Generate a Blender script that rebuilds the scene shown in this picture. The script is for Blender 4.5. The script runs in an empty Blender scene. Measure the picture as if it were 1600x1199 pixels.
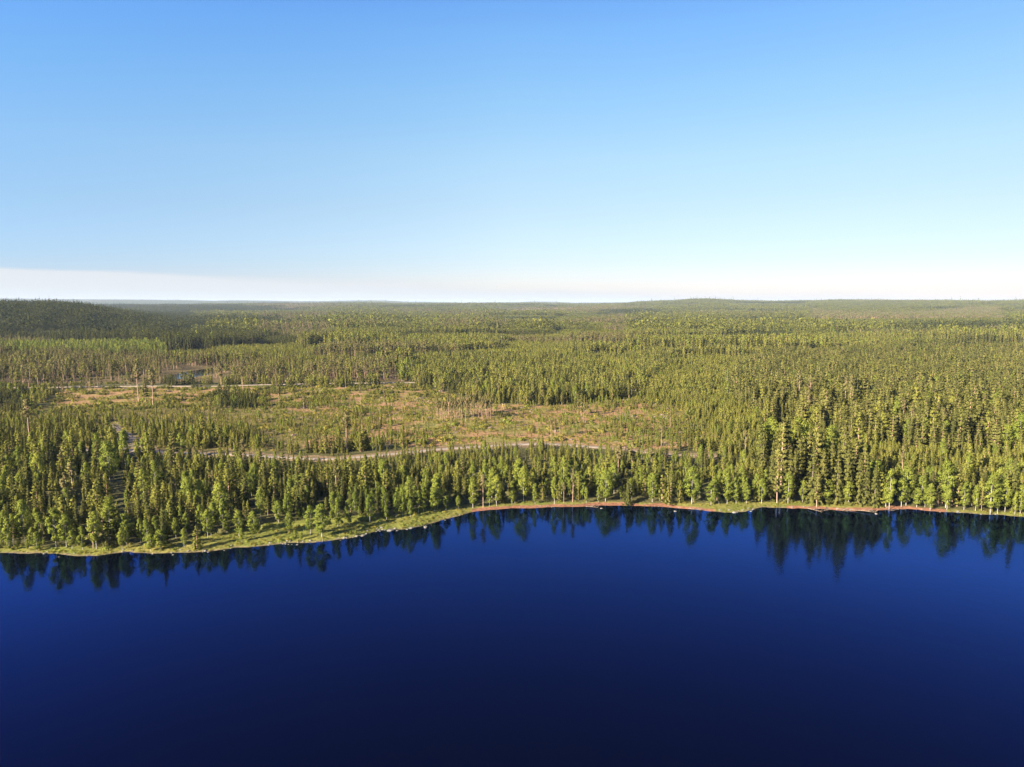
import bpy, math, random
import numpy as np
from mathutils import Vector

SC = bpy.context.scene
COL = SC.collection
R = math.radians

# ------------------------------------------------------------------ camera, sky, sun, exposure
CAM_H = 65.0
FPX = 1101.0                      # focal length in photograph pixels (1600 wide)
V_HOR = 475.0
PITCH = math.atan((599.5 - V_HOR) / FPX)
cam_d = bpy.data.cameras.new("camera")
cam_d.sensor_width = 36.0
cam_d.lens = 36.0 * FPX / 1600.0
cam_d.clip_start = 1.0
cam_d.clip_end = 120000.0
cam = bpy.data.objects.new("camera", cam_d)
COL.objects.link(cam)
cam.location = (0, 0, CAM_H)
cam.rotation_euler = (math.pi / 2 - PITCH, 0, 0)
SC.camera = cam

SUN_EL = R(22.0)
SUN_DIR = Vector((-0.78 * math.cos(SUN_EL), -0.626 * math.cos(SUN_EL), math.sin(SUN_EL))).normalized()
SUN_ROT = math.atan2(SUN_DIR.x, SUN_DIR.y)

world = bpy.data.worlds.new("World")
SC.world = world
world.use_nodes = True
wn, wl = world.node_tree.nodes, world.node_tree.links
wn.clear()


def N(nodes, kind, **kw):
    n = nodes.new(kind)
    for k, v in kw.items():
        setattr(n, k, v)
    return n


def math_node(nodes, links, op, a, b=None, c=None):
    n = nodes.new('ShaderNodeMath')
    n.operation = op
    for i, v in enumerate((a, b, c)):
        if v is None:
            continue
        if isinstance(v, (int, float)):
            n.inputs[i].default_value = v
        else:
            links.new(v, n.inputs[i])
    return n.outputs[0]


def ramp(nodes, links, fac, stops):
    n = nodes.new('ShaderNodeValToRGB')
    el = n.color_ramp.elements
    while len(el) < len(stops):
        el.new(0.5)
    for e, (p, c) in zip(el, stops):
        e.position = p
        e.color = (*c, 1.0) if len(c) == 3 else c
    links.new(fac, n.inputs[0])
    return n.outputs[0]


sky = N(wn, 'ShaderNodeTexSky', sky_type='NISHITA', sun_disc=False)
sky.sun_elevation = SUN_EL
sky.sun_rotation = SUN_ROT
sky.altitude = 200
sky.air_density = 1.0
sky.dust_density = 0.4
sky.ozone_density = 2.5
SKY_STRENGTH = 0.05
# the air's own colour by height above the horizon: deeper blue overhead, pale at the horizon
tc = N(wn, 'ShaderNodeTexCoord')
sep = N(wn, 'ShaderNodeSeparateXYZ')
wl.new(tc.outputs['Generated'], sep.inputs[0])
grade = ramp(wn, wl, math_node(wn, wl, 'MULTIPLY', sep.outputs['Z'], .5), [
    (p * .5, tuple(c * .73 for c in k)) for p, k in (
        (0.00, (1.12, 1.02, 1.3)), (0.035, (1.14, 1.05, 1.28)), (0.058, (1.12, 1.07, 1.22)), (0.127, (1.31, 1.21, 1.17)), (0.194, (1.45, 1.42, 1.31)),
        (0.272, (1.34, 1.55, 1.53)), (0.343, (1.18, 1.56, 1.77)), (0.45, (.75, 1.25, 2.0)), (0.6, (.5, 1.0, 2.1)), (1.0, (.4, .9, 2.0)))])
azn = math_node(wn, wl, 'ARCTAN2', sep.outputs['X'], sep.outputs['Y'])
side = ramp(wn, wl, math_node(wn, wl, 'MULTIPLY_ADD', azn, .5, .5), [
    (0.0, (.8 * .6, .9 * .6, 1.1 * .6)), (.19, (.80 * .85, .97 * .85, 1.18 * .85)), (.5, (.85, .85, .85)), (.81, (.72, .70, .71)), (1.0, (.62, .62, .64))])
mul = N(wn, 'ShaderNodeMix', data_type='RGBA', blend_type='MULTIPLY')
mul.inputs[0].default_value = 1.0
wl.new(sky.outputs[0], mul.inputs[6])
gs_ = N(wn, 'ShaderNodeMix', data_type='RGBA', blend_type='MULTIPLY')
gs_.inputs[0].default_value = 1.0
wl.new(grade, gs_.inputs[6]); wl.new(side, gs_.inputs[7])
gv_ = N(wn, 'ShaderNodeVectorMath', operation='SCALE')
gv_.inputs[3].default_value = 1 / .85
wl.new(gs_.outputs[2], gv_.inputs[0])
wl.new(gv_.outputs[0], mul.inputs[7])
# far bank of thin cloud low on the horizon
az = math_node(wn, wl, 'ARCTAN2', sep.outputs['X'], sep.outputs['Y'])
top = math_node(wn, wl, 'MULTIPLY_ADD', az, -0.024, 0.030)
vm = N(wn, 'ShaderNodeVectorMath', operation='MULTIPLY')
vm.inputs[1].default_value = (5, 5, 60)
wl.new(tc.outputs['Generated'], vm.inputs[0])
cn = N(wn, 'ShaderNodeTexNoise')
cn.inputs['Scale'].default_value = 1.0
cn.inputs['Detail'].default_value = 5
wl.new(vm.outputs[0], cn.inputs['Vector'])
wob = math_node(wn, wl, 'MULTIPLY_ADD', cn.outputs[0], 0.022, -0.011)
edge = math_node(wn, wl, 'SUBTRACT', math_node(wn, wl, 'ADD', top, wob), sep.outputs['Z'])
soft = math_node(wn, wl, 'MULTIPLY_ADD', az, 0.022, 0.017)
cov = N(wn, 'ShaderNodeClamp')
wl.new(math_node(wn, wl, 'DIVIDE', edge, math_node(wn, wl, 'MAXIMUM', soft, 0.002)), cov.inputs[0])
cstr = N(wn, 'ShaderNodeMix', data_type='RGBA')
wl.new(math_node(wn, wl, 'MULTIPLY', cov.outputs[0], 0.93), cstr.inputs[0])
wl.new(mul.outputs[2], cstr.inputs[6])
CLOUD_L = 4.45
cstr.inputs[7].default_value = (CLOUD_L * .955, CLOUD_L * .99, CLOUD_L * 1.03, 1)
bg = N(wn, 'ShaderNodeBackground')
bg.inputs[1].default_value = SKY_STRENGTH
wl.new(cstr.outputs[2], bg.inputs[0])
wo = N(wn, 'ShaderNodeOutputWorld')
wl.new(bg.outputs[0], wo.inputs[0])

sd = bpy.data.lights.new("sun", 'SUN')
sd.energy = 5.0
sd.angle = R(0.5)
sd.color = (1.0, .89, .70)
sun = bpy.data.objects.new("sun", sd)
COL.objects.link(sun)
sun.rotation_euler = (-SUN_DIR).to_track_quat('-Z', 'Y').to_euler()
sun.location = (0, 0, 300)

SC.view_settings.view_transform = 'Standard'
SC.view_settings.look = 'None'
SC.view_settings.exposure = 1.9
SC.view_settings.gamma = 1.0
SC.render.engine = 'CYCLES'
cy = SC.cycles
cy.max_bounces = 5
cy.diffuse_bounces = 2
cy.glossy_bounces = 2
cy.transmission_bounces = 2
cy.volume_bounces = 0
cy.transparent_max_bounces = 4
cy.caustics_reflective = False
cy.caustics_refractive = False
cy.use_denoising = True
cy.denoiser = 'OPENIMAGEDENOISE'
cy.denoising_prefilter = 'NONE'
cy.denoising_input_passes = 'RGB_ALBEDO_NORMAL'
cy.use_adaptive_sampling = False

# ------------------------------------------------------------------ numeric helpers
rng = np.random.default_rng(11)
CP, SP = math.cos(PITCH), math.sin(PITCH)


def unproj(u, v, z=2.5):
    """photograph pixel -> point of the land plane at height z"""
    u = np.asarray(u, float); v = np.asarray(v, float)
    a = (599.5 - v) / FPX
    dy = CP + a * SP
    dz = -SP + a * CP
    t = (z - CAM_H) / dz
    return t * (u - 800.0) / FPX, t * dy


def proj(x, y, z=2.5):
    zz = z - CAM_H
    dep = np.maximum(y * CP - zz * SP, 1.0)
    up = y * SP + zz * CP
    return 800.0 + FPX * x / dep, 599.5 - FPX * up / dep


def hash2(ix, iy, seed):
    h = (ix.astype(np.int64) * 374761393 + iy.astype(np.int64) * 668265263 + seed * 974634777) & 0x7fffffff
    h = ((h ^ (h >> 13)) * 1274126177) & 0x7fffffff
    return ((h ^ (h >> 16)) & 0xffff) / 65535.0


def vnoise(x, y, scale, seed=0):
    x = np.asarray(x, float) / scale; y = np.asarray(y, float) / scale
    ix = np.floor(x); iy = np.floor(y)
    fx = x - ix; fy = y - iy
    fx = fx * fx * (3 - 2 * fx); fy = fy * fy * (3 - 2 * fy)
    a = hash2(ix, iy, seed); b = hash2(ix + 1, iy, seed)
    c = hash2(ix, iy + 1, seed); d = hash2(ix + 1, iy + 1, seed)
    return (a * (1 - fx) + b * fx) * (1 - fy) + (c * (1 - fx) + d * fx) * fy


def fbm(x, y, scale, seed=0, octv=3):
    s = 0; w = 1; t = 0
    for i in range(octv):
        s = s + w * vnoise(x, y, scale / 2 ** i, seed + i * 17); t += w; w *= .5
    return s / t


def sstep(a, b, x):
    t = np.clip((x - a) / (b - a), 0, 1)
    return t * t * (3 - 2 * t)


def inpoly(u, v, poly):
    u = np.asarray(u, float); v = np.asarray(v, float)
    res = np.zeros(u.shape, bool)
    n = len(poly)
    for i in range(n):
        x1, y1 = poly[i]; x2, y2 = poly[(i + 1) % n]
        c = ((y1 > v) != (y2 > v))
        with np.errstate(divide='ignore', invalid='ignore'):
            xi = (x2 - x1) * (v - y1) / ((y2 - y1) if y2 != y1 else 1e-9) + x1
        res ^= c & (u < xi)
    return res


# ------------------------------------------------------------------ plan of the place
SHORE = [(-400, 880), (-150, 872), (0, 865), (60, 866), (110, 868), (150, 869), (200, 863), (240, 865), (290, 864), (330, 861), (365, 856), (400, 855),
         (450, 849), (490, 848), (530, 842), (560, 838), (590, 829), (630, 828), (660, 823), (700, 812), (740, 801), (765, 798),
         (790, 795), (850, 793), (900, 791), (960, 790), (1000, 791), (1060, 794), (1100, 797), (1130, 800), (1165, 800),
         (1195, 793), (1250, 795), (1300, 797), (1350, 799), (1400, 796), (1450, 798), (1500, 802), (1560, 805),
         (1600, 808), (1800, 822), (2100, 850)]
sx_, sy_ = unproj([p[0] for p in SHORE], [p[1] for p in SHORE], 0.0)
TREEL = [(-400, 870), (0, 858), (100, 859), (160, 858), (200, 856), (260, 850), (330, 841), (400, 832), (480, 819), (550, 817), (600, 811), (650, 804),
         (700, 797), (745, 793), (800, 789.5), (850, 788), (950, 786.5), (1060, 789.5), (1110, 790), (1150, 787), (1200, 787.5), (1300, 790.5), (1400, 793.5),
         (1500, 799), (1600, 804), (2100, 835)]
tx_, ty_ = unproj([p[0] for p in TREEL], [p[1] for p in TREEL], 0.8)


def shore_s(x, y):
    """metres inland from the waterline (negative on the lake)"""
    ys = np.interp(x, sx_, sy_) + 1.5 * (vnoise(x, x * 0, 7, 3) - .5) + .8 * (vnoise(x, x * 0, 2.3, 4) - .5)
    s = (y - ys) * .92
    return np.maximum(s, -y - 1400.0)


def tree_s(x, y):
    return (y - np.interp(x, tx_, ty_)) * .92


RIDGE_FAR = [(-300, 469), (160, 470), (400, 471.2), (500, 472), (575, 470.8), (600, 471), (650, 473), (800, 474), (835, 472.4), (870, 472.6), (900, 474), (1000, 474), (1600, 474), (2000, 473)]
RIDGE_NEAR = [(-300, 477), (300, 476), (640, 475), (900, 475), (960, 474), (1000, 472.6), (1050, 471.2), (1090, 468.8), (1112, 469), (1145, 471.2), (1200, 472.2),
              (1260, 471.4), (1380, 470.2), (1500, 471), (1560, 470.6), (1620, 471.2), (2000, 471)]
PONDS = [(309, 583, 27, 9.5), (577, 555, 14, 2.2)]
pond_w = []
for (pu, pv, ru, rv) in PONDS:
    cx, cy_ = unproj(pu, pv, 2.2)
    x1, _ = unproj(pu + ru, pv, 2.2)
    _, yf = unproj(pu, pv - rv, 2.2)
    _, yn = unproj(pu, pv + rv, 2.2)
    pond_w.append((float(cx), float((yf + yn) / 2), float(x1 - cx), float((yf - yn) / 2)))


def pond_q(x, y):
    q = np.full(np.shape(x), 9.0)
    for (cx, cy_, rx, ry) in pond_w:
        q = np.minimum(q, np.hypot((x - cx) / rx, (y - cy_) / ry) + .25 * (fbm(x, y, 25, 8) - .5))
    return q


def height(x, y):
    x = np.asarray(x, float); y = np.asarray(y, float)
    s = shore_s(x, y)
    d = np.hypot(x, y)
    u = 800 + FPX * x / np.maximum(y, 1)
    bank = .20 * s * (s < 0) + np.where(s > 0, .9 * (1 - np.exp(-s / 5.0)) + 1.9 * sstep(6, 60, s), 0)
    h = np.maximum(bank, -3)
    land = sstep(8, 60, s)
    h = h + land * 1.3 * (fbm(x, y, 70, 21) - .45)
    h = h + sstep(700, 2500, d) * 16 * (fbm(x, y, 800, 31, 3) - .45)
    # wooded hill on the left
    side = sstep(310, 70, u)
    rad = sstep(1250, 2050, d) * sstep(4200, 2300, d)
    h = h + 51 * side * rad * (.92 + .12 * fbm(x, y, 300, 41)) * (y > 0)
    # far ridges
    rf = np.interp(u, [p[0] for p in RIDGE_FAR], [p[1] for p in RIDGE_FAR])
    hf = CAM_H + (V_HOR - rf) / FPX * 19000 - 14
    h = h + np.maximum(hf, 0) * sstep(11000, 18500, d) * (y > 0)
    rn = np.interp(u, [p[0] for p in RIDGE_NEAR], [p[1] for p in RIDGE_NEAR])
    hn = CAM_H + (V_HOR - rn) / FPX * 7500 - 17
    h = h + np.maximum(hn, 0) * sstep(3200, 7300, d) * (1 - sstep(7600, 13000, d)) * (y > 0)
    q = pond_q(x, y)
    h = np.where(s > 12, np.maximum(h, 1.9), h)
    flat = sstep(2.2, 1.3, q)
    h = h * (1 - flat) + 2.35 * flat
    h = h - .9 * sstep(1.06, .9, q)
    return h


ROAD = [(-200, 703), (0, 705), (100, 704), (170, 704), (230, 706), (300, 709), (380, 712), (430, 716), (480, 719), (520, 719.5), (560, 716), (620, 710.5),
        (680, 704), (750, 699), (790, 696), (820, 695), (860, 694.5), (900, 697), (940, 700), (975, 703), (1010, 707), (1060, 711), (1120, 713), (1180, 715), (1260, 719), (1400, 728), (1800, 745)]
rx_, ry_ = unproj([p[0] for p in ROAD], [p[1] for p in ROAD], 2.7)
FARROAD = [(-100, 607), (60, 606), (140, 604.5), (240, 604.3), (345, 604), (430, 601.5), (520, 600.5), (625, 599), (660, 598)]
frx, fry = unproj([p[0] for p in FARROAD], [p[1] for p in FARROAD], 2.7)


def road_d(x, y):
    return np.minimum(np.abs(y - np.interp(x, rx_, ry_)) * .95, np.abs(y - np.interp(x, frx, fry)) * .98 + 50 * (x > frx[-1]))


# polygons in photograph pixels where the trees' feet stand, turned into ground points through proj()
P_CLEAR = [(545, 606), (632, 600), (690, 612), (760, 632), (860, 636), (1000, 622), (1060, 642), (1100, 668), (1118, 694), (1030, 706), (940, 699),
           (800, 692), (650, 701), (540, 704), (470, 706), (420, 700), (395, 672), (400, 640), (395, 622), (400, 606)]
P_STRIP = [(100, 607), (400, 605), (400, 618), (335, 620), (330, 634), (220, 640), (75, 638)]
P_OPEN2 = [(165, 662), (190, 664), (235, 700), (205, 706), (160, 676)]
P_MATURE = [(1190, 560), (2000, 545), (2000, 745), (1600, 716), (1450, 710), (1330, 696), (1270, 686), (1205, 668), (1150, 640), (1140, 600)]
P_YOUNG_R = [(990, 620), (1060, 560), (1190, 560), (1140, 600), (1150, 640), (1205, 668), (1270, 686), (1330, 696), (1450, 710), (1600, 716), (2000, 745), (2000, 778), (1600, 752),
             (1400, 742), (1330, 730), (1200, 722), (1110, 705)]
P_GROVE = [(1190, 735), (1340, 738), (1352, 792), (1195, 787)]
P_BIGBIRCH = [(1205, 708), (1300, 708), (1300, 735), (1200, 735)]
P_YOUNG_L = [(30, 636), (330, 634), (400, 640), (510, 646), (545, 662), (490, 682), (455, 708), (300, 704), (0, 700), (-200, 690), (-100, 650)]
P_BROWN = [(-100, 566), (250, 566), (440, 572), (640, 574), (640, 598), (-100, 600)]
P_LEAFY = [(-100, 541), (250, 541), (262, 556), (-100, 562)]
P_LEAFY2 = [(622, 577), (730, 578), (720, 600), (622, 599)]
P_TAN = [(1265, 491), (1330, 494), (1420, 495), (1560, 491), (1560, 502), (1420, 503), (1265, 502)]
P_TANF = [(1240, 501), (1580, 501), (1580, 511), (1240, 511)]
P_GAP = [(176, 812), (197, 812), (197, 735), (184, 735)]
P_HILL = [(-400, 440), (285, 470), (285, 522), (240, 531), (60, 534), (-400, 540)]
P_FRONT_L = [(-400, 706), (420, 716), (420, 835), (200, 858), (-400, 880)]
P_OPENM = [(120, 555), (215, 556), (205, 561), (110, 561)]
P_DARK1 = [(335, 618), (395, 622), (400, 640), (340, 640)]
P_DARK2 = [(-60, 610), (45, 612), (40, 650), (-60, 650)]
P_BEHIND = [(420, 722), (620, 712), (800, 698), (960, 702), (1190, 718), (1190, 770), (1110, 774), (740, 776), (640, 780), (560, 780), (420, 770)]

SPR, YPI, MPI, TPI, BIR = range(5)


def stand(x, y):
    """density per hectare, mean height, weights of the five kinds"""
    u, v = proj(x, y, 2.5)
    n = x.shape[0]
    d = np.hypot(x, y)
    big = fbm(x, y, 190, 51); mid = fbm(x, y, 60, 52); tiny = fbm(x, y, 22, 53, 2)
    dens = np.full(n, 900.0); hh = 8.6 + 9.0 * (big - .5) + 8.0 * (mid - .5)
    W = np.tile(np.array([.28, .40, .22, .03, .07]), (n, 1))

    # forestry compartments: every stand has its own age and mixture
    cs = np.where(d < 1800, 130.0, np.where(d < 4500, 260.0, 600.0))
    for cellsize in (130.0, 260.0, 600.0):
        m_ = cs == cellsize
        if not m_.any():
            continue
        xx = x[m_] + 20 * (fbm(x[m_], y[m_], 40, 61) - .5); yy = (y[m_] + 20 * (fbm(x[m_], y[m_], 40, 62) - .5))
        gx = np.floor(xx / cellsize); gy = np.floor(yy / cellsize)
        best = np.full(len(xx), 1e18); hid = np.zeros(len(xx)); sid = np.zeros(len(xx)); did = np.zeros(len(xx))
        for ox in (-1, 0, 1):
            for oy in (-1, 0, 1):
                cx = gx + ox; cy2 = gy + oy
                px = (cx + hash2(cx, cy2, 91)) * cellsize; py = (cy2 + hash2(cx, cy2, 92)) * cellsize
                dd = (px - xx) ** 2 + (py - yy) ** 2
                b_ = dd < best
                best = np.where(b_, dd, best); hid = np.where(b_, hash2(cx, cy2, 93), hid); sid = np.where(b_, hash2(cx, cy2, 94), sid); did = np.where(b_, hash2(cx, cy2, 95), did)
        hs_ = np.interp(hid, [0, .15, .35, .7, 1], [2.0, 4.5, 8.0, 12.5, 18.0])
        hh[m_] = hs_ + 3.5 * (mid[m_] - .5)
        dens[m_] = np.interp(did, [0, .2, 1], [520, 800, 1050])
        wt = np.tile(np.array([.26, .36, .27, .04, .07]), (len(xx), 1))
        if cellsize > 200:
            wt[:] = (.42, .24, .28, .02, .04)
        wt[hid < .35] = (.12, .74, .02, .01, .11)
        wt[(sid > .90)] = (.97, 0, .03, 0, 0)
        wt[(sid < .08)] = (.20, .40, .12, .02, .26)
        wt[(sid > .12) & (sid < .34) & (hid > .4)] = (.10, .06, .22, .58, .04)
        W[m_] = wt

    def put(mask, de, h, w):
        dens[mask] = de * np.ones(n)[mask] if np.isscalar(de) else de[mask]
        hh[mask] = (h * np.ones(n))[mask] if np.isscalar(h) else h[mask]
        W[mask] = w
    gap = (fbm(x, y, 140, 56) > .78) & (d > 600)
    dens[gap] = 120; hh[gap] = 5
    w = 14 * (fbm(x, y, 18, 57, 2) - .5)       # ragged edges
    uu = u + w * 500 / np.maximum(d, 1); vv = v + w * .12 * 300 / np.maximum(d, 1)
    inp = lambda P: inpoly(uu, vv, P)
    put((v > 612) & (d < 800), 1000, 5.6 + 4 * (mid - .5), (.18, .62, .10, .01, .09))
    put(inp(P_LEAFY), 900, 8 + 4 * (mid - .5), (.15, .15, .1, .05, .55))
    put(inp(P_BROWN), 480, 10.5 + 5 * (mid - .5), (.12, .16, .28, .38, .06))
    bw = inp(P_BROWN) & (fbm(x, y, 45, 60) > .5)
    W[bw] = (.10, .06, .22, .58, .04)
    put(inp(P_OPENM), 60, 3, (.1, .8, 0, 0, .1))
    put(inp(P_LEAFY2), 900, 8 + 4 * (mid - .5), (.15, .25, 0, 0, .6))
    mid_r = inpoly(u, v, [(640, 560), (1130, 560), (1080, 640), (990, 624), (860, 636), (760, 630), (690, 610), (640, 598)])
    put(mid_r, 1100, 7.5 + 5 * (big - .5) + 4 * (mid - .5), (.24, .50, .16, .02, .08))
    put(inp(P_MATURE), 950, 11.6 + 4 * (big - .5) + 3 * (mid - .5), (.22, .10, .64, .02, .02))
    thin = inp(P_MATURE) & (fbm(x, y, 35, 58) > .66)
    dens[thin] = 500
    put(inp(P_YOUNG_R), 1500, 4.6 + 3 * (mid - .5), (.08, .82, .03, 0, .07))
    put(inp(P_YOUNG_L), 850 - 560 * sstep(330, 520, u), 1.9 + 3.9 * sstep(645, 695, v) * (1 - .75 * sstep(330, 520, u)) + 3.0 * (mid - .5), (.12, .72, .06, 0, .10))
    front = (tree_s(x, y) > 0) & (y < np.interp(x, rx_, ry_))
    put(front, 850, 6.6 + 5 * (mid - .5), (.30, .34, .16, .02, .18))
    put(front & inpoly(u, v, P_YOUNG_R), 1500, 5.2 + 3 * (mid - .5), (.08, .78, .03, 0, .11))
    put(front & inpoly(u, v, P_FRONT_L), 700, 7.4 + 6 * (mid - .5), (.34, .34, .18, .01, .13))
    put(front & inp(P_BEHIND), 1050, 4.4 + 1.6 * sstep(735, 775, v) + 3.4 * (mid - .5) + 2 * (tiny - .5), (.24, .50, .06, 0, .20))
    fringe = front & (tree_s(x, y) < np.where(u > 520, 13, 8))
    put(fringe, 850, 7.2 + 4 * (tiny - .5), (.16, .14, .14, .02, .54))
    shrub = front & (tree_s(x, y) < 3.5) & (u < 740) & (tiny > .45)
    put(shrub, 1800, 2.6 + 2.5 * (mid - .4), (.02, .10, 0, 0, .88))
    put(inp(P_GROVE), 650, 17 + 5 * (tiny - .5), (.62, .0, .34, 0, .04))
    put(front & inp(P_BIGBIRCH), 480, 14 + 3 * (tiny - .5), (.05, .05, .1, 0, .8))
    fringe2 = front & (tree_s(x, y) < 7) & (u > 1350)
    put(fringe2, 1100, 10.5 + 4 * (tiny - .5), (.14, .12, .16, 0, .58))
    put(inp(P_CLEAR), 520, 1.7 + 1.8 * (mid - .3), (.08, .66, 0, 0, .26))
    clr = inp(P_CLEAR) & (mid > .58)
    dens[clr] = 900; hh[clr] = 3.0
    wcl = inp(P_CLEAR) & (u < 600 + 60 * (tiny - .5)) & (v > 640)
    dens[wcl] = 620; hh[wcl] = 2.3 + 3 * (tiny[wcl] - .4)
    put(inp(P_STRIP), 260, 2.0, (.1, .6, 0, 0, .3))
    put(inp(P_OPEN2), 60, 2.5, (.2, .6, 0, 0, .2))
    put(inp(P_DARK1) | inp(P_DARK2), 650, 6.0 + 5 * (tiny - .4), (.85, .0, .05, 0, .1))
    put(inpoly(u, v, P_TANF), 800, 6, (.12, .74, .02, .01, .11))
    put(inpoly(u, v, P_TAN), 14, 12, (.1, 0, .2, .6, .1))
    hill = (u < 300) & (d > 1350) & (d < 4500)
    put(hill, 900, 14 + 6 * (mid - .5), (.97, 0, .03, 0, 0))
    gl = hill & (fbm(x * .45, y, 90, 59) > .60)
    dens[gl] = 380; hh[gl] = 4.5
    far = d > 3000
    dens[far] = np.maximum(dens[far], 600)
    # nothing on the water, banks, roads, ponds
    dens[tree_s(x, y) < 0] = 0
    dens[inpoly(u, v, P_GAP)] = 0
    rd = road_d(x, y)
    dens[(rd < 4.2) & (u < 1125)] = 0
    past = (u > 1125) & (y < 420) & (rd < 20)
    rd = np.where(past, 30.0, np.where((u > 940) & (y < 420), rd + 2.2, rd))
    nr = (rd < 9) & (y < 420)
    dens[nr] *= .35; hh[nr] = np.minimum(hh[nr], 3.5)
    nf = (rd < 4.5) & (y >= 420) & (np.abs(y - np.interp(x, frx, fry)) < 9)
    dens[nf] *= .3
    dens[pond_q(x, y) < 1.25] = 0
    # open view across the road: its lakeward trees stay low
    low = front & (y > np.interp(x, rx_, ry_) - 26) & (u > 240) & (u < 960)
    hh[low] = np.minimum(hh[low], 3.6)
    nearp = (pond_q(x, y) < 4) & (pond_q(x, y) > 1.2) & (y < 700)
    dens[nearp] *= .45; hh[nearp] = np.minimum(hh[nearp], 8)
    return dens, np.maximum(hh, 1.2), W, u, v


# ------------------------------------------------------------------ materials
def new_mat(name):
    m = bpy.data.materials.new(name)
    m.use_nodes = True
    m.node_tree.nodes.clear()
    return m, m.node_tree.nodes, m.node_tree.links


def foliage_mat(name, ca, cb, cc):
    """leaf or needle colour that differs from tree to tree and clump to clump"""
    m, n, l = new_mat(name)
    at = N(n, 'ShaderNodeAttribute', attribute_name='tint')
    oi = N(n, 'ShaderNodeObjectInfo')
    geo = N(n, 'ShaderNodeNewGeometry')
    nz = N(n, 'ShaderNodeTexNoise')
    nz.inputs['Scale'].default_value = .022
    nz.inputs['Detail'].default_value = 3
    l.new(geo.outputs['Position'], nz.inputs['Vector'])
    f = math_node(n, l, 'ADD', math_node(n, l, 'MULTIPLY', at.outputs['Fac'], .55),
                  math_node(n, l, 'MULTIPLY', oi.outputs['Random'], .25))
    f = math_node(n, l, 'ADD', f, math_node(n, l, 'MULTIPLY_ADD', nz.outputs[0], .9, -.35))
    c = ramp(n, l, f, [(0.05, ca), (.5, cb), (.95, cc)])
    df = N(n, 'ShaderNodeBsdfDiffuse')
    tr = N(n, 'ShaderNodeBsdfTranslucent')
    mx = N(n, 'ShaderNodeMixShader')
    mx.inputs[0].default_value = .15
    l.new(c, df.inputs[0]); l.new(c, tr.inputs[0])
    l.new(df.outputs[0], mx.inputs[1]); l.new(tr.outputs[0], mx.inputs[2])
    o = N(n, 'ShaderNodeOutputMaterial')
    l.new(mx.outputs[0], o.inputs[0])
    return m


def noisy_mat(name, ca, cb, scale=3.0, rough=.9, attr=None, bump=0.0, spec=.2):
    m, n, l = new_mat(name)
    geo = N(n, 'ShaderNodeNewGeometry')
    nz = N(n, 'ShaderNodeTexNoise')
    nz.inputs['Scale'].default_value = scale
    nz.inputs['Detail'].default_value = 6
    nz.inputs['Roughness'].default_value = .65
    l.new(geo.outputs['Position'], nz.inputs['Vector'])
    c = ramp(n, l, nz.outputs[0], [(.3, ca), (.7, cb)])
    p = N(n, 'ShaderNodeBsdfPrincipled')
    p.inputs['Roughness'].default_value = rough
    p.inputs['Specular IOR Level'].default_value = spec
    l.new(c, p.inputs['Base Color'])
    if bump:
        b = N(n, 'ShaderNodeBump')
        b.inputs['Strength'].default_value = .6
        b.inputs['Distance'].default_value = bump
        l.new(nz.outputs[0], b.inputs['Height'])
        l.new(b.outputs[0], p.inputs['Normal'])
    o = N(n, 'ShaderNodeOutputMaterial')
    l.new(p.outputs[0], o.inputs[0])
    return m


M_SPR = foliage_mat('spruce_needles', (.045, .052, .018), (.090, .094, .026), (.145, .135, .036))
M_YPI = foliage_mat('young_pine_needles', (.112, .118, .024), (.168, .168, .034), (.225, .212, .044))
M_MPI = foliage_mat('pine_needles', (.086, .090, .024), (.140, .138, .036), (.195, .178, .050))
M_TPI = foliage_mat('dry_pine_needles', (.115, .108, .042), (.170, .148, .060), (.225, .180, .082))
M_BIR = foliage_mat('birch_leaves', (.100, .130, .024), (.165, .190, .034), (.250, .255, .044))
M_BUSH = foliage_mat('shrub_leaves', (.130, .125, .026), (.215, .185, .038), (.290, .215, .060))
M_PBARK = noisy_mat('pine_bark', (.26, .16, .11), (.50, .33, .24), .8)
M_SBARK = noisy_mat('spruce_bark', (.10, .075, .06), (.20, .155, .12), 1.2)
M_BBARK = noisy_mat('birch_bark', (.20, .18, .16), (.55, .50, .45), 1.5)
M_DEAD = noisy_mat('dead_wood', (.16, .115, .085), (.30, .23, .175), 2.0)
M_ROCK = noisy_mat('granite', (.10, .09, .075), (.30, .27, .23), 1.6, bump=.05)
MATS = [M_SPR, M_YPI, M_MPI, M_TPI, M_BIR, M_PBARK, M_SBARK, M_BBARK, M_DEAD, M_BUSH]
MI = {m.name: i for i, m in enumerate(MATS)}


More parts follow.
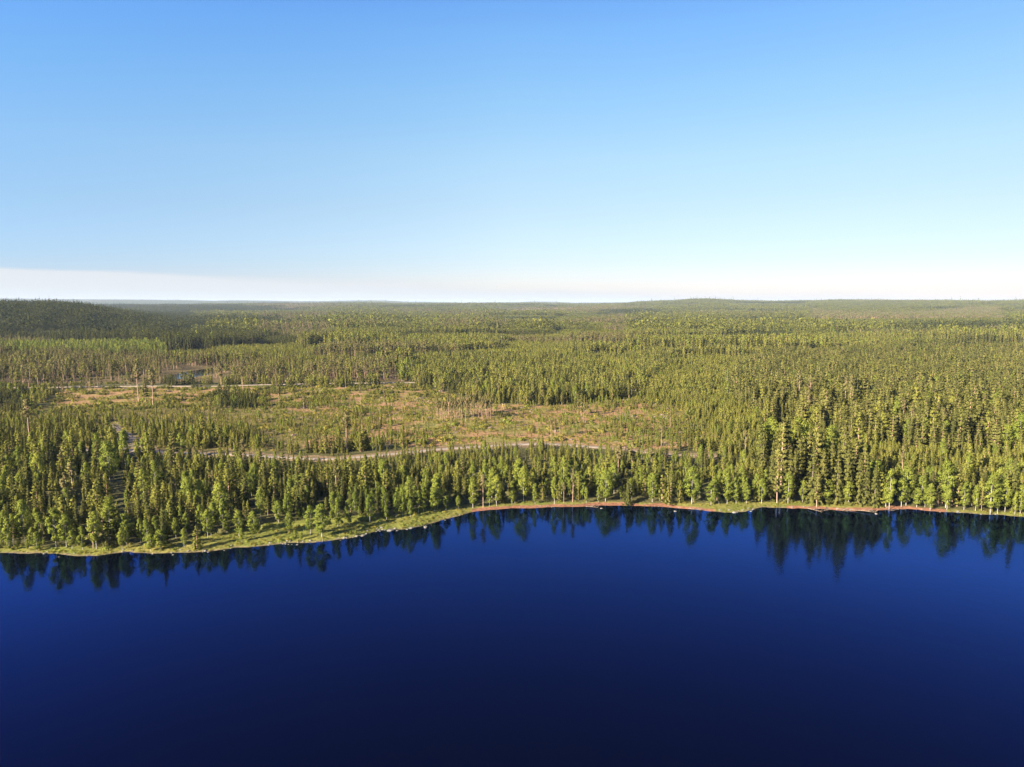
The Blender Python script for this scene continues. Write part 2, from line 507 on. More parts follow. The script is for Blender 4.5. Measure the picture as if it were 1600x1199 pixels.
# ------------------------------------------------------------------ mesh building from quads
class Q:
    """a soup of quads with normals, tint and material index"""
    def __init__(s):
        s.v, s.n, s.t, s.m = [], [], [], []

    def add(s, v, n, t, m):
        s.v.append(v.reshape(-1, 3)); s.n.append(n.reshape(-1, 3)); s.t.append(t.reshape(-1)); s.m.append(m)

    def merge(s, o, pos=(0, 0, 0), sc=1.0, scz=1.0, rot=0.0, dt=0.0):
        c, r = math.cos(rot), math.sin(rot)
        M = np.array([[c, -r, 0], [r, c, 0], [0, 0, 1]])
        for v, n, t, m in zip(o.v, o.n, o.t, o.m):
            vv = (v * np.array([sc, sc, scz])) @ M.T + np.array(pos)
            s.v.append(vv); s.n.append(n @ M.T); s.t.append(np.clip(t + dt, 0, 1)); s.m.append(m)

    def mesh(s, name, only=None):
        V = np.concatenate(s.v); NN = np.concatenate(s.n); T = np.concatenate(s.t); Mx = np.concatenate(s.m)
        nq = len(V) // 4
        me = bpy.data.meshes.new(name)
        me.vertices.add(len(V))
        me.vertices.foreach_set('co', V.astype(np.float32).ravel())
        me.loops.add(len(V))
        me.loops.foreach_set('vertex_index', np.arange(len(V), dtype=np.int32))
        me.polygons.add(nq)
        me.polygons.foreach_set('loop_start', np.arange(0, len(V), 4, dtype=np.int32))
        used = sorted(set(Mx.tolist()))
        for k in used:
            me.materials.append(MATS[k])
        rem = {k: i for i, k in enumerate(used)}
        me.polygons.foreach_set('material_index', np.array([rem[k] for k in Mx.tolist()], np.int32))
        me.polygons.foreach_set('use_smooth', np.ones(nq, bool))
        a = me.attributes.new('tint', 'FLOAT', 'POINT')
        a.data.foreach_set('value', T.astype(np.float32))
        me.update(calc_edges=True)
        nn = NN / np.maximum(np.linalg.norm(NN, axis=1, keepdims=True), 1e-6)
        me.normals_split_custom_set_from_vertices(nn.tolist())
        return me


def leaves(q, c, out, tint, L, Wd, g, mat, flat=0.0):
    """one small quad per point c, turned loosely towards the direction out"""
    n = len(c)
    nr = g.normal(size=(n, 3)); nr /= np.linalg.norm(nr, axis=1, keepdims=True)
    fn = nr + out * .9
    fn[:, 2] += flat
    fn /= np.linalg.norm(fn, axis=1, keepdims=True)
    a = np.cross(fn, g.normal(size=(n, 3))); a /= np.maximum(np.linalg.norm(a, axis=1, keepdims=True), 1e-6)
    b = np.cross(fn, a)
    l = (L * g.uniform(.6, 1.3, n))[:, None] * .5; w = (Wd * g.uniform(.6, 1.3, n))[:, None] * .5
    V = np.stack([c - a * l, c - b * w, c + a * l, c + b * w], 1)
    sn = out * .75 + fn * .35
    q.add(V, np.repeat(sn, 4, 0), np.repeat(tint, 4), np.full(n, mat))


def tube(q, pts, rad, mat, sides=6):
    pts = np.array(pts, float)
    prev = None
    for i, (p, r) in enumerate(zip(pts, rad)):
        d = pts[min(i + 1, len(pts) - 1)] - pts[max(i - 1, 0)]
        d /= np.linalg.norm(d)
        s = np.cross(d, [0, 1, 0.01] if abs(d[1]) < .9 else [1, 0, 0]); s /= np.linalg.norm(s)
        t = np.cross(d, s)
        an = np.linspace(0, 2 * math.pi, sides, endpoint=False)
        nn = np.cos(an)[:, None] * s + np.sin(an)[:, None] * t
        ring = p + nn * r
        if prev is not None:
            pr, pn = prev
            V = np.stack([pr, np.roll(pr, -1, 0), np.roll(ring, -1, 0), ring], 1)
            Nn = np.stack([pn, np.roll(pn, -1, 0), np.roll(nn, -1, 0), nn], 1)
            q.add(V, Nn, np.full(sides * 4, .5), np.full(sides, mat))
        prev = (ring, nn)


def conifer_crown(q, h, z0, Rm, g, mat, n, L, droop, power, nb=7, wh=.75):
    """whorls of branches; every branch has its own reach"""
    nw = max(5, int((h - z0) / wh))
    cs, os_, ts = [], [], []
    per = max(1, n // (nw * nb))
    for i in range(nw):
        t = (i + g.uniform(-.2, .2)) / nw
        z = z0 + (h - z0) * t
        rr = Rm * max(.06, (1 - t)) ** power
        for b in range(nb):
            if g.random() < .10:
                continue
            a = b / nb * 2 * math.pi + i * 1.7 + g.uniform(-.35, .35)
            reach = rr * g.uniform(.6, 1.15)
            k = max(1, int(round(per * (1.5 * (1 - t) + .4))))
            f = np.sqrt(g.uniform(.06, 1, k))
            x = np.cos(a) * reach * f; y = np.sin(a) * reach * f
            zz = z + droop * reach * f ** 1.5 + g.normal(0, .10, k) * (Rm / 1.6)
            cs.append(np.stack([x + g.normal(0, .10, k), y + g.normal(0, .10, k), zz], 1))
            o = np.stack([np.full(k, math.cos(a)), np.full(k, math.sin(a)), np.full(k, .35)], 1) * 1.0
            os_.append(o)
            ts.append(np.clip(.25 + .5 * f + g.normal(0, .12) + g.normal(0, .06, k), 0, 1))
    # pointed leader
    k = max(2, n // 60)
    cs.append(np.stack([g.normal(0, .07, k), g.normal(0, .07, k), h - g.uniform(-.25, .9, k)], 1))
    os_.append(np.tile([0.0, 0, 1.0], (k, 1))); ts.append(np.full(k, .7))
    c = np.concatenate(cs); o = np.concatenate(os_); t = np.concatenate(ts)
    o /= np.linalg.norm(o, axis=1, keepdims=True)
    leaves(q, c, o, t, L, L * .5, g, mat, flat=.3)


def round_crown(q, h, z0, Rm, g, mat, n, L, nclump, shape=1.0, csz=.34, hollow=.25):
    """separate leafy clumps spread through an egg-shaped volume, with gaps between them"""
    cs, os_, ts = [], [], []
    H = h - z0
    per = max(1, n // nclump)
    for i in range(nclump):
        t = (i + g.random()) / nclump
        prof = math.sin(math.pi * min(max(t, .03), .97) ** shape) ** .7
        a = g.uniform(0, 2 * math.pi)
        rr = Rm * prof * math.sqrt(g.uniform(hollow, 1)) * g.uniform(.75, 1.1)
        cc = np.array([math.cos(a) * rr * .8, math.sin(a) * rr * .8, z0 + H * t])
        s = Rm * csz * g.uniform(.7, 1.25)
        p = g.normal(size=(per, 3)); p /= np.linalg.norm(p, axis=1, keepdims=True)
        p = p * (g.uniform(.35, 1, per) ** .6)[:, None]
        pts = cc + p * np.array([s, s, s * .8])
        cs.append(pts)
        o = .55 * p + .8 * np.stack([pts[:, 0] / Rm, pts[:, 1] / Rm, (pts[:, 2] - z0 - H * .4) / H], 1) + [0, 0, .12]
        os_.append(o)
        ts.append(np.clip(g.uniform(.2, .8) + p[:, 2] * .15 + g.normal(0, .06, per), 0, 1))
    c = np.concatenate(cs); o = np.concatenate(os_); t = np.concatenate(ts)
    o /= np.maximum(np.linalg.norm(o, axis=1, keepdims=True), 1e-6)
    leaves(q, c, o, t, L, L * .7, g, mat)


def limbs(q, h, z0, Rm, g, mat, n, r):
    for i in range(n):
        z = z0 + (h - z0) * g.uniform(0, .75)
        a = g.uniform(0, 2 * math.pi); ln = Rm * g.uniform(.5, .9)
        tube(q, [(0, 0, z), (math.cos(a) * ln * .5, math.sin(a) * ln * .5, z + ln * .25), (math.cos(a) * ln, math.sin(a) * ln, z + ln * .6)],
             [r, r * .7, r * .3], mat, 3)


def make_tree(kind, seed, lod):
    """unit models about ten metres tall: returns (trunk quads, crown quads)"""
    g = np.random.default_rng(seed * 101 + kind * 7)
    K = [1.0, .15, .045][lod]                   # share of the leaves kept
    S = [1.0, 2.0, 3.1][lod]                   # and their size
    tr, cr = Q(), Q()
    bend = g.uniform(-.15, .15, 2)
    sd = 6 if lod == 0 else 3
    h = 10.0
    tk = [1.0, 1.45, 2.2][lod]
    if kind == SPR:
        conifer_crown(cr, h, .5, g.uniform(1.30, 1.65), g, 0, int(2300 * K), .40 * S, -.22, .85, nb=7 if lod == 0 else (4 if lod == 1 else 2), wh=.62 if lod == 0 else (1.0 if lod == 1 else 2.0))
        tube(tr, [(0, 0, -.5), (0, 0, 4), (0, 0, 9.3)], [.16, .11, .02], 6, sd)
    elif kind == YPI:
        conifer_crown(cr, h, .7, g.uniform(1.75, 2.2), g, 1, int(1500 * K), .52 * S, .42, .62, nb=6 if lod == 0 else (4 if lod == 1 else 2), wh=.8 if lod == 0 else (1.2 if lod == 1 else 2.2))
        tube(tr, [(0, 0, -.5), (bend[0] * .5, 0, 4), (0, 0, 9.2)], [.18, .12, .02], 5, sd)
    elif kind == MPI:
        z0 = g.uniform(2.0, 3.4)
        conifer_crown(cr, h - .35, z0, g.uniform(1.15, 1.45), g, 2, int(2600 * K), .36 * S, .25, .42, nb=6 if lod == 0 else (4 if lod == 1 else 2), wh=.7 if lod == 0 else (1.1 if lod == 1 else 2.0))
        tube(tr, [(0, 0, -.5), (bend[0], bend[1], 4), (bend[0] * .5, 0, 9.4)], [.12, .09, .03], 5, sd)
        if lod == 0:
            limbs(tr, 9, 2.0, 1.3, g, 5, 7, .035)
    elif kind == TPI:
        z0 = g.uniform(5.4, 6.6)
        round_crown(cr, h, z0, g.uniform(.85, 1.2), g, 3, int(600 * K), .34 * S, 18 if lod == 0 else (7 if lod == 1 else 3), shape=.8, csz=.38)
        tube(tr, [(0, 0, -.5), (bend[0], bend[1], 5), (bend[0] * .3, 0, 9.5)], [.09 * tk, .07 * tk, .025], 5, sd)
        if lod == 0:
            limbs(tr, 9, 4.5, 1.2, g, 5, 8, .035)
    else:
        z0 = g.uniform(1.5, 2.4)
        round_crown(cr, h, z0, g.uniform(1.7, 2.15), g, 4, int(2400 * K), .33 * S, 36 if lod == 0 else (12 if lod == 1 else 5), shape=.85, csz=.36)
        tube(tr, [(0, 0, -.5), (bend[0], bend[1], 4), (bend[0] * 1.3, bend[1], 9)], [.095, .07, .02], 7, sd)
        if lod == 0:
            limbs(tr, 8.5, 1.8, 1.6, g, 7, 7, .035)
    return tr, cr


NVAR = 6
KNAME = ['spruce_tree', 'young_pine_tree', 'pine_tree', 'tall_pine_tree', 'birch_tree']
TREES = [[[make_tree(k, s, lod) for s in range(NVAR)] for k in range(5)] for lod in range(3)]
for lod in range(3):
    for k in range(5):
        for s in range(NVAR):
            TREES[lod][k][s][1].__dict__['both'] = None


def joined(k, s, lod):
    q = Q()
    tr, cr = TREES[lod][k][s]
    q.merge(tr); q.merge(cr)
    return q


def plain(name, me, parent=None, label=None, cat=None, group=None, kind=None, col=COL):
    o = bpy.data.objects.new(name, me)
    if col is not None:
        col.objects.link(o)
    if parent is not None:
        o.parent = parent
    if label: o['label'] = label
    if cat: o['category'] = cat
    if group: o['group'] = group
    if kind: o['kind'] = kind
    return o


# ------------------------------------------------------------------ ground
def build_ground():
    a_front = np.linspace(-50, 50, 620)
    a = np.concatenate([np.linspace(-180, -51, 44, endpoint=True), a_front, np.linspace(51, 180, 44, endpoint=True)[:-1]])
    a = np.radians(a)
    r = np.concatenate([np.linspace(60, 150, 6)[:-1], np.linspace(150, 300, 230)[:-1], np.geomspace(300, 46000, 420)])
    A, RR = np.meshgrid(a, r)
    X = (RR * np.sin(A)); Y = (RR * np.cos(A))
    Z = height(X.ravel(), Y.ravel()).reshape(X.shape)
    x, y, z = X.ravel(), Y.ravel(), Z.ravel()
    s = shore_s(x, y); ts = tree_s(x, y)
    u, v = proj(x, y, 2.5)
    d = np.hypot(x, y)
    f1 = fbm(x, y, 9, 71)[:, None]; f2 = fbm(x, y, 40, 72)[:, None]; f3 = fbm(x, y, 3.0, 73)[:, None]
    c = lambda *k: np.array(k)
    base = c(.085, .075, .032) * (1 - f2) + c(.110, .105, .038) * f2
    base = base * (.8 + .4 * f1)
    clear = c(.310, .180, .085) * (1 - sstep(.42, .68, f1)) + c(.205, .180, .052) * sstep(.42, .68, f1)
    clear = clear * (.75 + .5 * f3)
    w14 = 14 * (fbm(x, y, 18, 57, 2) - .5)
    uu = u + w14 * 500 / np.maximum(d, 1); vv = v + w14 * .12 * 300 / np.maximum(d, 1)
    mc = (inpoly(uu, vv, P_CLEAR) | inpoly(uu, vv, P_STRIP))[:, None]
    base = np.where(mc, clear, base)
    ml = (inpoly(uu, vv, P_YOUNG_L) | inpoly(uu, vv, P_YOUNG_R))[:, None]
    base = np.where(ml, c(.17, .135, .048) * (.8 + .4 * f1), base)
    mo = inpoly(uu, vv, P_OPEN2)[:, None]
    base = np.where(mo, c(.17, .14, .10) * (.8 + .4 * f1), base)
    mp = inpoly(u, v, P_BROWN)[:, None]
    base = np.where(mp, c(.13, .095, .045) * (.8 + .4 * f1), base)
    mt = inpoly(u, v, P_TAN)[:, None]
    base = np.where(mt, c(.36, .22, .15) * (.8 + .4 * f1), base)
    # verge of the road
    rd = np.abs(y - np.interp(x, rx_, ry_))[:, None]
    base = np.where((rd < 2.5 + 6 * f1) & ((y < 450) & (u < 1120))[:, None], c(.25, .175, .095) * (.6 + .6 * f3), base)
    # grassy bank and beach
    grass = (c(.125, .150, .028) * (1 - f1) + c(.230, .190, .055) * f1) * (.75 + .5 * f3)
    red = c(.255, .122, .072) * (.75 + .5 * f3)
    tan = c(.17, .135, .075) * (.75 + .5 * f3)
    isg = (s > 0) & (ts < 3)
    col = base
    col = np.where(isg[:, None], grass, col)
    redz = ((u > 735) & (u < 1118) | (u > 1228) & (u < 1480))
    wid = np.where(redz, 0.8 + 2.4 * fbm(x, y, 7, 74), .2 + .7 * fbm(x, y, 6, 75))
    beach = (s < wid)
    col = np.where(beach[:, None], np.where(redz[:, None], red, tan), col)
    grown = np.where(isg & beach, 2, np.where(isg, 1, 0))
    nR, nA = X.shape
    idx = np.arange(nR * nA).reshape(nR, nA)
    nxt = np.roll(idx, -1, 1)
    F = np.stack([idx[:-1], nxt[:-1], nxt[1:], idx[1:]], -1).reshape(-1, 4)[:, ::-1]
    zone = grown[F].max(1)
    zone = np.where((beach[F].any(1)) & (s[F].min(1) < 8) & (s[F].max(1) > -6) & (d[F].min(1) < 1200), 2, zone)
    zone = np.where((zone == 1) & ~isg[F].all(1), 0, zone)
    cl = mc[:, 0]
    zone = np.where((zone == 0) & cl[F].all(1), 3, zone)
    names = {0: 'ground', 1: 'grassy_bank', 2: 'beach', 3: 'clearing_ground'}
    m, n, l = new_mat('soil_and_moss')
    at = N(n, 'ShaderNodeAttribute', attribute_name='soil')
    geo = N(n, 'ShaderNodeNewGeometry')
    nz = N(n, 'ShaderNodeTexNoise'); nz.inputs['Scale'].default_value = .9; nz.inputs['Detail'].default_value = 7; nz.inputs['Roughness'].default_value = .7
    l.new(geo.outputs['Position'], nz.inputs['Vector'])
    k = ramp(n, l, nz.outputs[0], [(.3, (.45, .45, .42)), (.5, (1, 1, 1)), (.72, (1.55, 1.5, 1.35))])
    mm = N(n, 'ShaderNodeMix', data_type='RGBA', blend_type='MULTIPLY'); mm.inputs[0].default_value = 1
    l.new(at.outputs['Color'], mm.inputs[6]); l.new(k, mm.inputs[7])
    p = N(n, 'ShaderNodeBsdfPrincipled'); p.inputs['Roughness'].default_value = 1; p.inputs['Specular IOR Level'].default_value = .05
    l.new(mm.outputs[2], p.inputs['Base Color'])
    bp = N(n, 'ShaderNodeBump'); bp.inputs['Distance'].default_value = .35; bp.inputs['Strength'].default_value = .8
    l.new(nz.outputs[0], bp.inputs['Height']); l.new(bp.outputs[0], p.inputs['Normal'])
    o = N(n, 'ShaderNodeOutputMaterial'); l.new(p.outputs[0], o.inputs[0])
    P = np.stack([x, y, z], 1)
    for zi, nm in names.items():
        f = F[zone == zi]
        if not len(f):
            continue
        used, inv = np.unique(f, return_inverse=True)
        me = bpy.data.meshes.new(nm)
        me.vertices.add(len(used)); me.vertices.foreach_set('co', P[used].astype(np.float32).ravel())
        me.loops.add(len(f) * 4); me.loops.foreach_set('vertex_index', inv.astype(np.int32).ravel())
        me.polygons.add(len(f)); me.polygons.foreach_set('loop_start', np.arange(0, len(f) * 4, 4, dtype=np.int32))
        me.polygons.foreach_set('use_smooth', np.ones(len(f), bool))
        me.materials.append(m)
        ca = me.attributes.new('soil', 'FLOAT_COLOR', 'POINT')
        ca.data.foreach_set('color', np.concatenate([col[used], np.ones((len(used), 1))], 1).astype(np.float32).ravel())
        me.update(calc_edges=True)
        plain(nm, me, kind='structure')


build_ground()


def simple_mesh(name, V, F, mat, smooth=False):
    me = bpy.data.meshes.new(name)
    me.from_pydata([tuple(map(float, p)) for p in V], [], F)
    me.materials.append(mat)
    if smooth:
        me.polygons.foreach_set('use_smooth', [True] * len(me.polygons))
    me.update()
    return me


# ------------------------------------------------------------------ water
def water_mat(name, tint, power, gain, cap=.9):
    m, n, l = new_mat(name)
    geo = N(n, 'ShaderNodeNewGeometry')
    mp = N(n, 'ShaderNodeMapping'); mp.inputs['Scale'].default_value = (1, 1, 1)
    l.new(geo.outputs['Position'], mp.inputs['Vector'])
    n1 = N(n, 'ShaderNodeTexNoise'); n1.inputs['Scale'].default_value = 1.4; n1.inputs['Detail'].default_value = 3
    n2 = N(n, 'ShaderNodeTexNoise'); n2.inputs['Scale'].default_value = .35; n2.inputs['Detail'].default_value = 2
    l.new(mp.outputs[0], n1.inputs['Vector']); l.new(mp.outputs[0], n2.inputs['Vector'])
    hgt = math_node(n, l, 'ADD', math_node(n, l, 'MULTIPLY', n1.outputs[0], .35), n2.outputs[0])
    b = N(n, 'ShaderNodeBump'); b.inputs['Strength'].default_value = 1.0; b.inputs['Distance'].default_value = .03
    l.new(hgt, b.inputs['Height'])
    fr = N(n, 'ShaderNodeFresnel'); fr.inputs['IOR'].default_value = 1.33
    l.new(b.outputs[0], fr.inputs['Normal'])
    gl = N(n, 'ShaderNodeBsdfGlossy'); gl.inputs['Roughness'].default_value = .075
    gl.inputs['Color'].default_value = tint
    l.new(b.outputs[0], gl.inputs['Normal'])
    df = N(n, 'ShaderNodeBsdfDiffuse'); df.inputs['Color'].default_value = (.0004, .0008, .0035, 1)
    mx = N(n, 'ShaderNodeMixShader')
    l.new(math_node(n, l, 'MINIMUM', math_node(n, l, 'MULTIPLY', math_node(n, l, 'POWER', fr.outputs[0], power), gain), cap), mx.inputs[0]); l.new(df.outputs[0], mx.inputs[1]); l.new(gl.outputs[0], mx.inputs[2])
    o = N(n, 'ShaderNodeOutputMaterial'); l.new(mx.outputs[0], o.inputs[0])
    return m


M_WATER = water_mat('dark_lake_water', (.15, .33, .95, 1), 1.8, 7.9, .31)
M_POND = water_mat('bog_pond_water', (.72, .8, .9, 1), 1.0, 1.0)
me = simple_mesh('lake_water', [(-2600, -1450, 0), (2600, -1450, 0), (2600, 420, 0), (-2600, 420, 0)], [(0, 1, 2, 3)], M_WATER)
plain('lake_water', me, kind='structure')
for (cx, cy_, rx, ry) in pond_w:
    an = np.linspace(0, 2 * math.pi, 64, endpoint=False)
    V = [(cx + math.cos(t) * rx * 1.5, cy_ + math.sin(t) * ry * 1.5, 2.0) for t in an]
    plain('pond_water', simple_mesh('pond_water', V, [tuple(range(64))], M_POND), kind='structure')


# ------------------------------------------------------------------ roads
def ribbon(name, xs, ys, width, mat, lift=.10, n=700, seed=5):
    t = np.linspace(0, 1, n)
    k = np.linspace(0, 1, len(xs))
    # smooth the plan line
    px = np.interp(t, k, xs); py = np.interp(t, k, ys)
    ker = np.hanning(41); ker /= ker.sum()
    pad = 20
    px = np.convolve(np.pad(px, pad, mode='reflect', reflect_type='odd'), ker, 'valid'); py = np.convolve(np.pad(py, pad, mode='reflect', reflect_type='odd'), ker, 'valid')
    dx = np.gradient(px); dy = np.gradient(py); L = np.hypot(dx, dy); nx, ny = -dy / L, dx / L
    wv = width * (1 + .15 * (vnoise(px, py, 6, seed) - .5))
    cols = 6
    V = []
    for j in range(cols + 1):
        o = (j / cols - .5) * wv
        x = px + nx * o; y = py + ny * o
        crown = .12 * (1 - (2 * j / cols - 1) ** 2)
        V.append(np.stack([x, y, height(x, y) + lift + crown - (.35 if j in (0, cols) else 0)], 1))
    V = np.stack(V, 1).reshape(-1, 3)
    c = cols + 1
    F = [(i * c + j, (i + 1) * c + j, (i + 1) * c + j + 1, i * c + j + 1) for i in range(n - 1) for j in range(cols)]
    me = simple_mesh(name, V, F, mat, True)
    return plain(name, me, kind='structure')


M_GRAVEL = noisy_mat('road_gravel', (.20, .155, .115), (.38, .305, .235), .5, bump=.04)
kr = [i for i, p in enumerate(ROAD) if p[0] <= 940]
kt = [i for i, p in enumerate(ROAD) if 940 <= p[0] <= 1120]
ribbon('gravel_road', rx_[kr], ry_[kr], 3.8, M_GRAVEL)
ribbon('gravel_road', frx, fry, 2.4, M_GRAVEL, lift=.3)
M_DIRT = noisy_mat('track_dirt', (.14, .105, .08), (.30, .23, .17), .5, bump=.05)
ribbon('forest_track', rx_[kt], ry_[kt], 2.0, M_DIRT, n=200, lift=.06)
tx, ty = unproj([228, 222, 214, 200, 186, 174], [705, 698, 690, 681, 672, 664], 2.7)
ribbon('dirt_track', tx, ty, 3.0, M_DIRT, n=120)

# ------------------------------------------------------------------ scattering of the forest
PROTO = {}


def proto_col(key, meshes):
    c = bpy.data.collections.new(key)
    for i, me in enumerate(meshes):
        o = bpy.data.objects.new('%s_model' % key, me)
        o['kind'] = 'stuff'
        c.objects.link(o)
    return c


def gn_scatter(name, label, cat, col, P, idx, scl, rot):
    """ONE object of stuff: the models of a collection standing on the points of its mesh"""
    me = bpy.data.meshes.new(name)
    me.vertices.add(len(P)); me.vertices.foreach_set('co', P.astype(np.float32).ravel())
    a = me.attributes.new('model', 'INT', 'POINT'); a.data.foreach_set('value', idx.astype(np.int32))
    a = me.attributes.new('size', 'FLOAT_VECTOR', 'POINT'); a.data.foreach_set('vector', scl.astype(np.float32).ravel())
    a = me.attributes.new('turn', 'FLOAT_VECTOR', 'POINT'); a.data.foreach_set('vector', rot.astype(np.float32).ravel())
    o = plain(name, me, label=label, cat=cat, kind='stuff')
    ng = bpy.data.node_groups.new(name + '_nodes', 'GeometryNodeTree')
    ng.interface.new_socket(name='Geometry', in_out='INPUT', socket_type='NodeSocketGeometry')
    ng.interface.new_socket(name='Geometry', in_out='OUTPUT', socket_type='NodeSocketGeometry')
    n, l = ng.nodes, ng.links
    gi = n.new('NodeGroupInput'); go = n.new('NodeGroupOutput')
    ci = n.new('GeometryNodeCollectionInfo')
    ci.inputs['Collection'].default_value = col
    ci.inputs['Separate Children'].default_value = True
    ci.inputs['Reset Children'].default_value = True
    ip = n.new('GeometryNodeInstanceOnPoints')
    ip.inputs['Pick Instance'].default_value = True

    def attr(nm, ty):
        k = n.new('GeometryNodeInputNamedAttribute'); k.data_type = ty; k.inputs['Name'].default_value = nm
        return k.outputs['Attribute']
    l.new(gi.outputs[0], ip.inputs['Points'])
    l.new(ci.outputs[0], ip.inputs['Instance'])
    l.new(attr('model', 'INT'), ip.inputs['Instance Index'])
    l.new(attr('turn', 'FLOAT_VECTOR'), ip.inputs['Rotation'])
    l.new(attr('size', 'FLOAT_VECTOR'), ip.inputs['Scale'])
    l.new(ip.outputs[0], go.inputs[0])
    md = o.modifiers.new('scatter', 'NODES'); md.node_group = ng
    return o


def wedge_grid(d0, d1, cell, g, amax=44.0):
    """jittered points of a square grid inside the wedge the camera looks along"""
    xm = d1 * math.sin(R(amax)) + cell
    xs = np.arange(-xm, xm, cell); ys = np.arange(max(0, d0 * math.cos(R(amax)) - cell), d1, cell)
    X, Y = np.meshgrid(xs, ys)
    x = (X + g.uniform(-.5, .5, X.shape) * cell * .95).ravel(); y = (Y + g.uniform(-.5, .5, Y.shape) * cell * .95).ravel()
    d = np.hypot(x, y); a = np.abs(np.arctan2(x, y))
    k = (d >= d0) & (d < d1) & (a < R(amax))
    return x[k], y[k]


def pick(W, g):
    cw = np.cumsum(W / W.sum(1, keepdims=True), 1)
    r = g.random(len(W))[:, None]
    return np.minimum((r > cw).sum(1), 4)


# ---- single trees nearer than 470 m
g1 = np.random.default_rng(5)
D_NEAR = 470
x, y = wedge_grid(150, D_NEAR, 2.35, g1)
keep = shore_s(x, y) > 0
x, y = x[keep], y[keep]
dens, hh, W, u, v = stand(x, y)
keep = g1.random(len(x)) < dens * (2.35 ** 2) / 10000.0
x, y, hh, W, u, v = x[keep], y[keep], hh[keep], W[keep], u[keep], v[keep]
kind = pick(W, g1)
hgt = hh * g1.lognormal(-.03, .25, len(x))
hgt = np.where(kind == TPI, hgt * 1.15, hgt)
near = dict(x=x, y=y, h=np.clip(hgt, 1.0, 26), k=kind, z=height(x, y) - .05,
            w=g1.uniform(.82, 1.2, len(x)) * np.where(kind == YPI, 1.15, 1.0), r=g1.uniform(0, 6.283, len(x)), var=g1.integers(0, NVAR, len(x)))

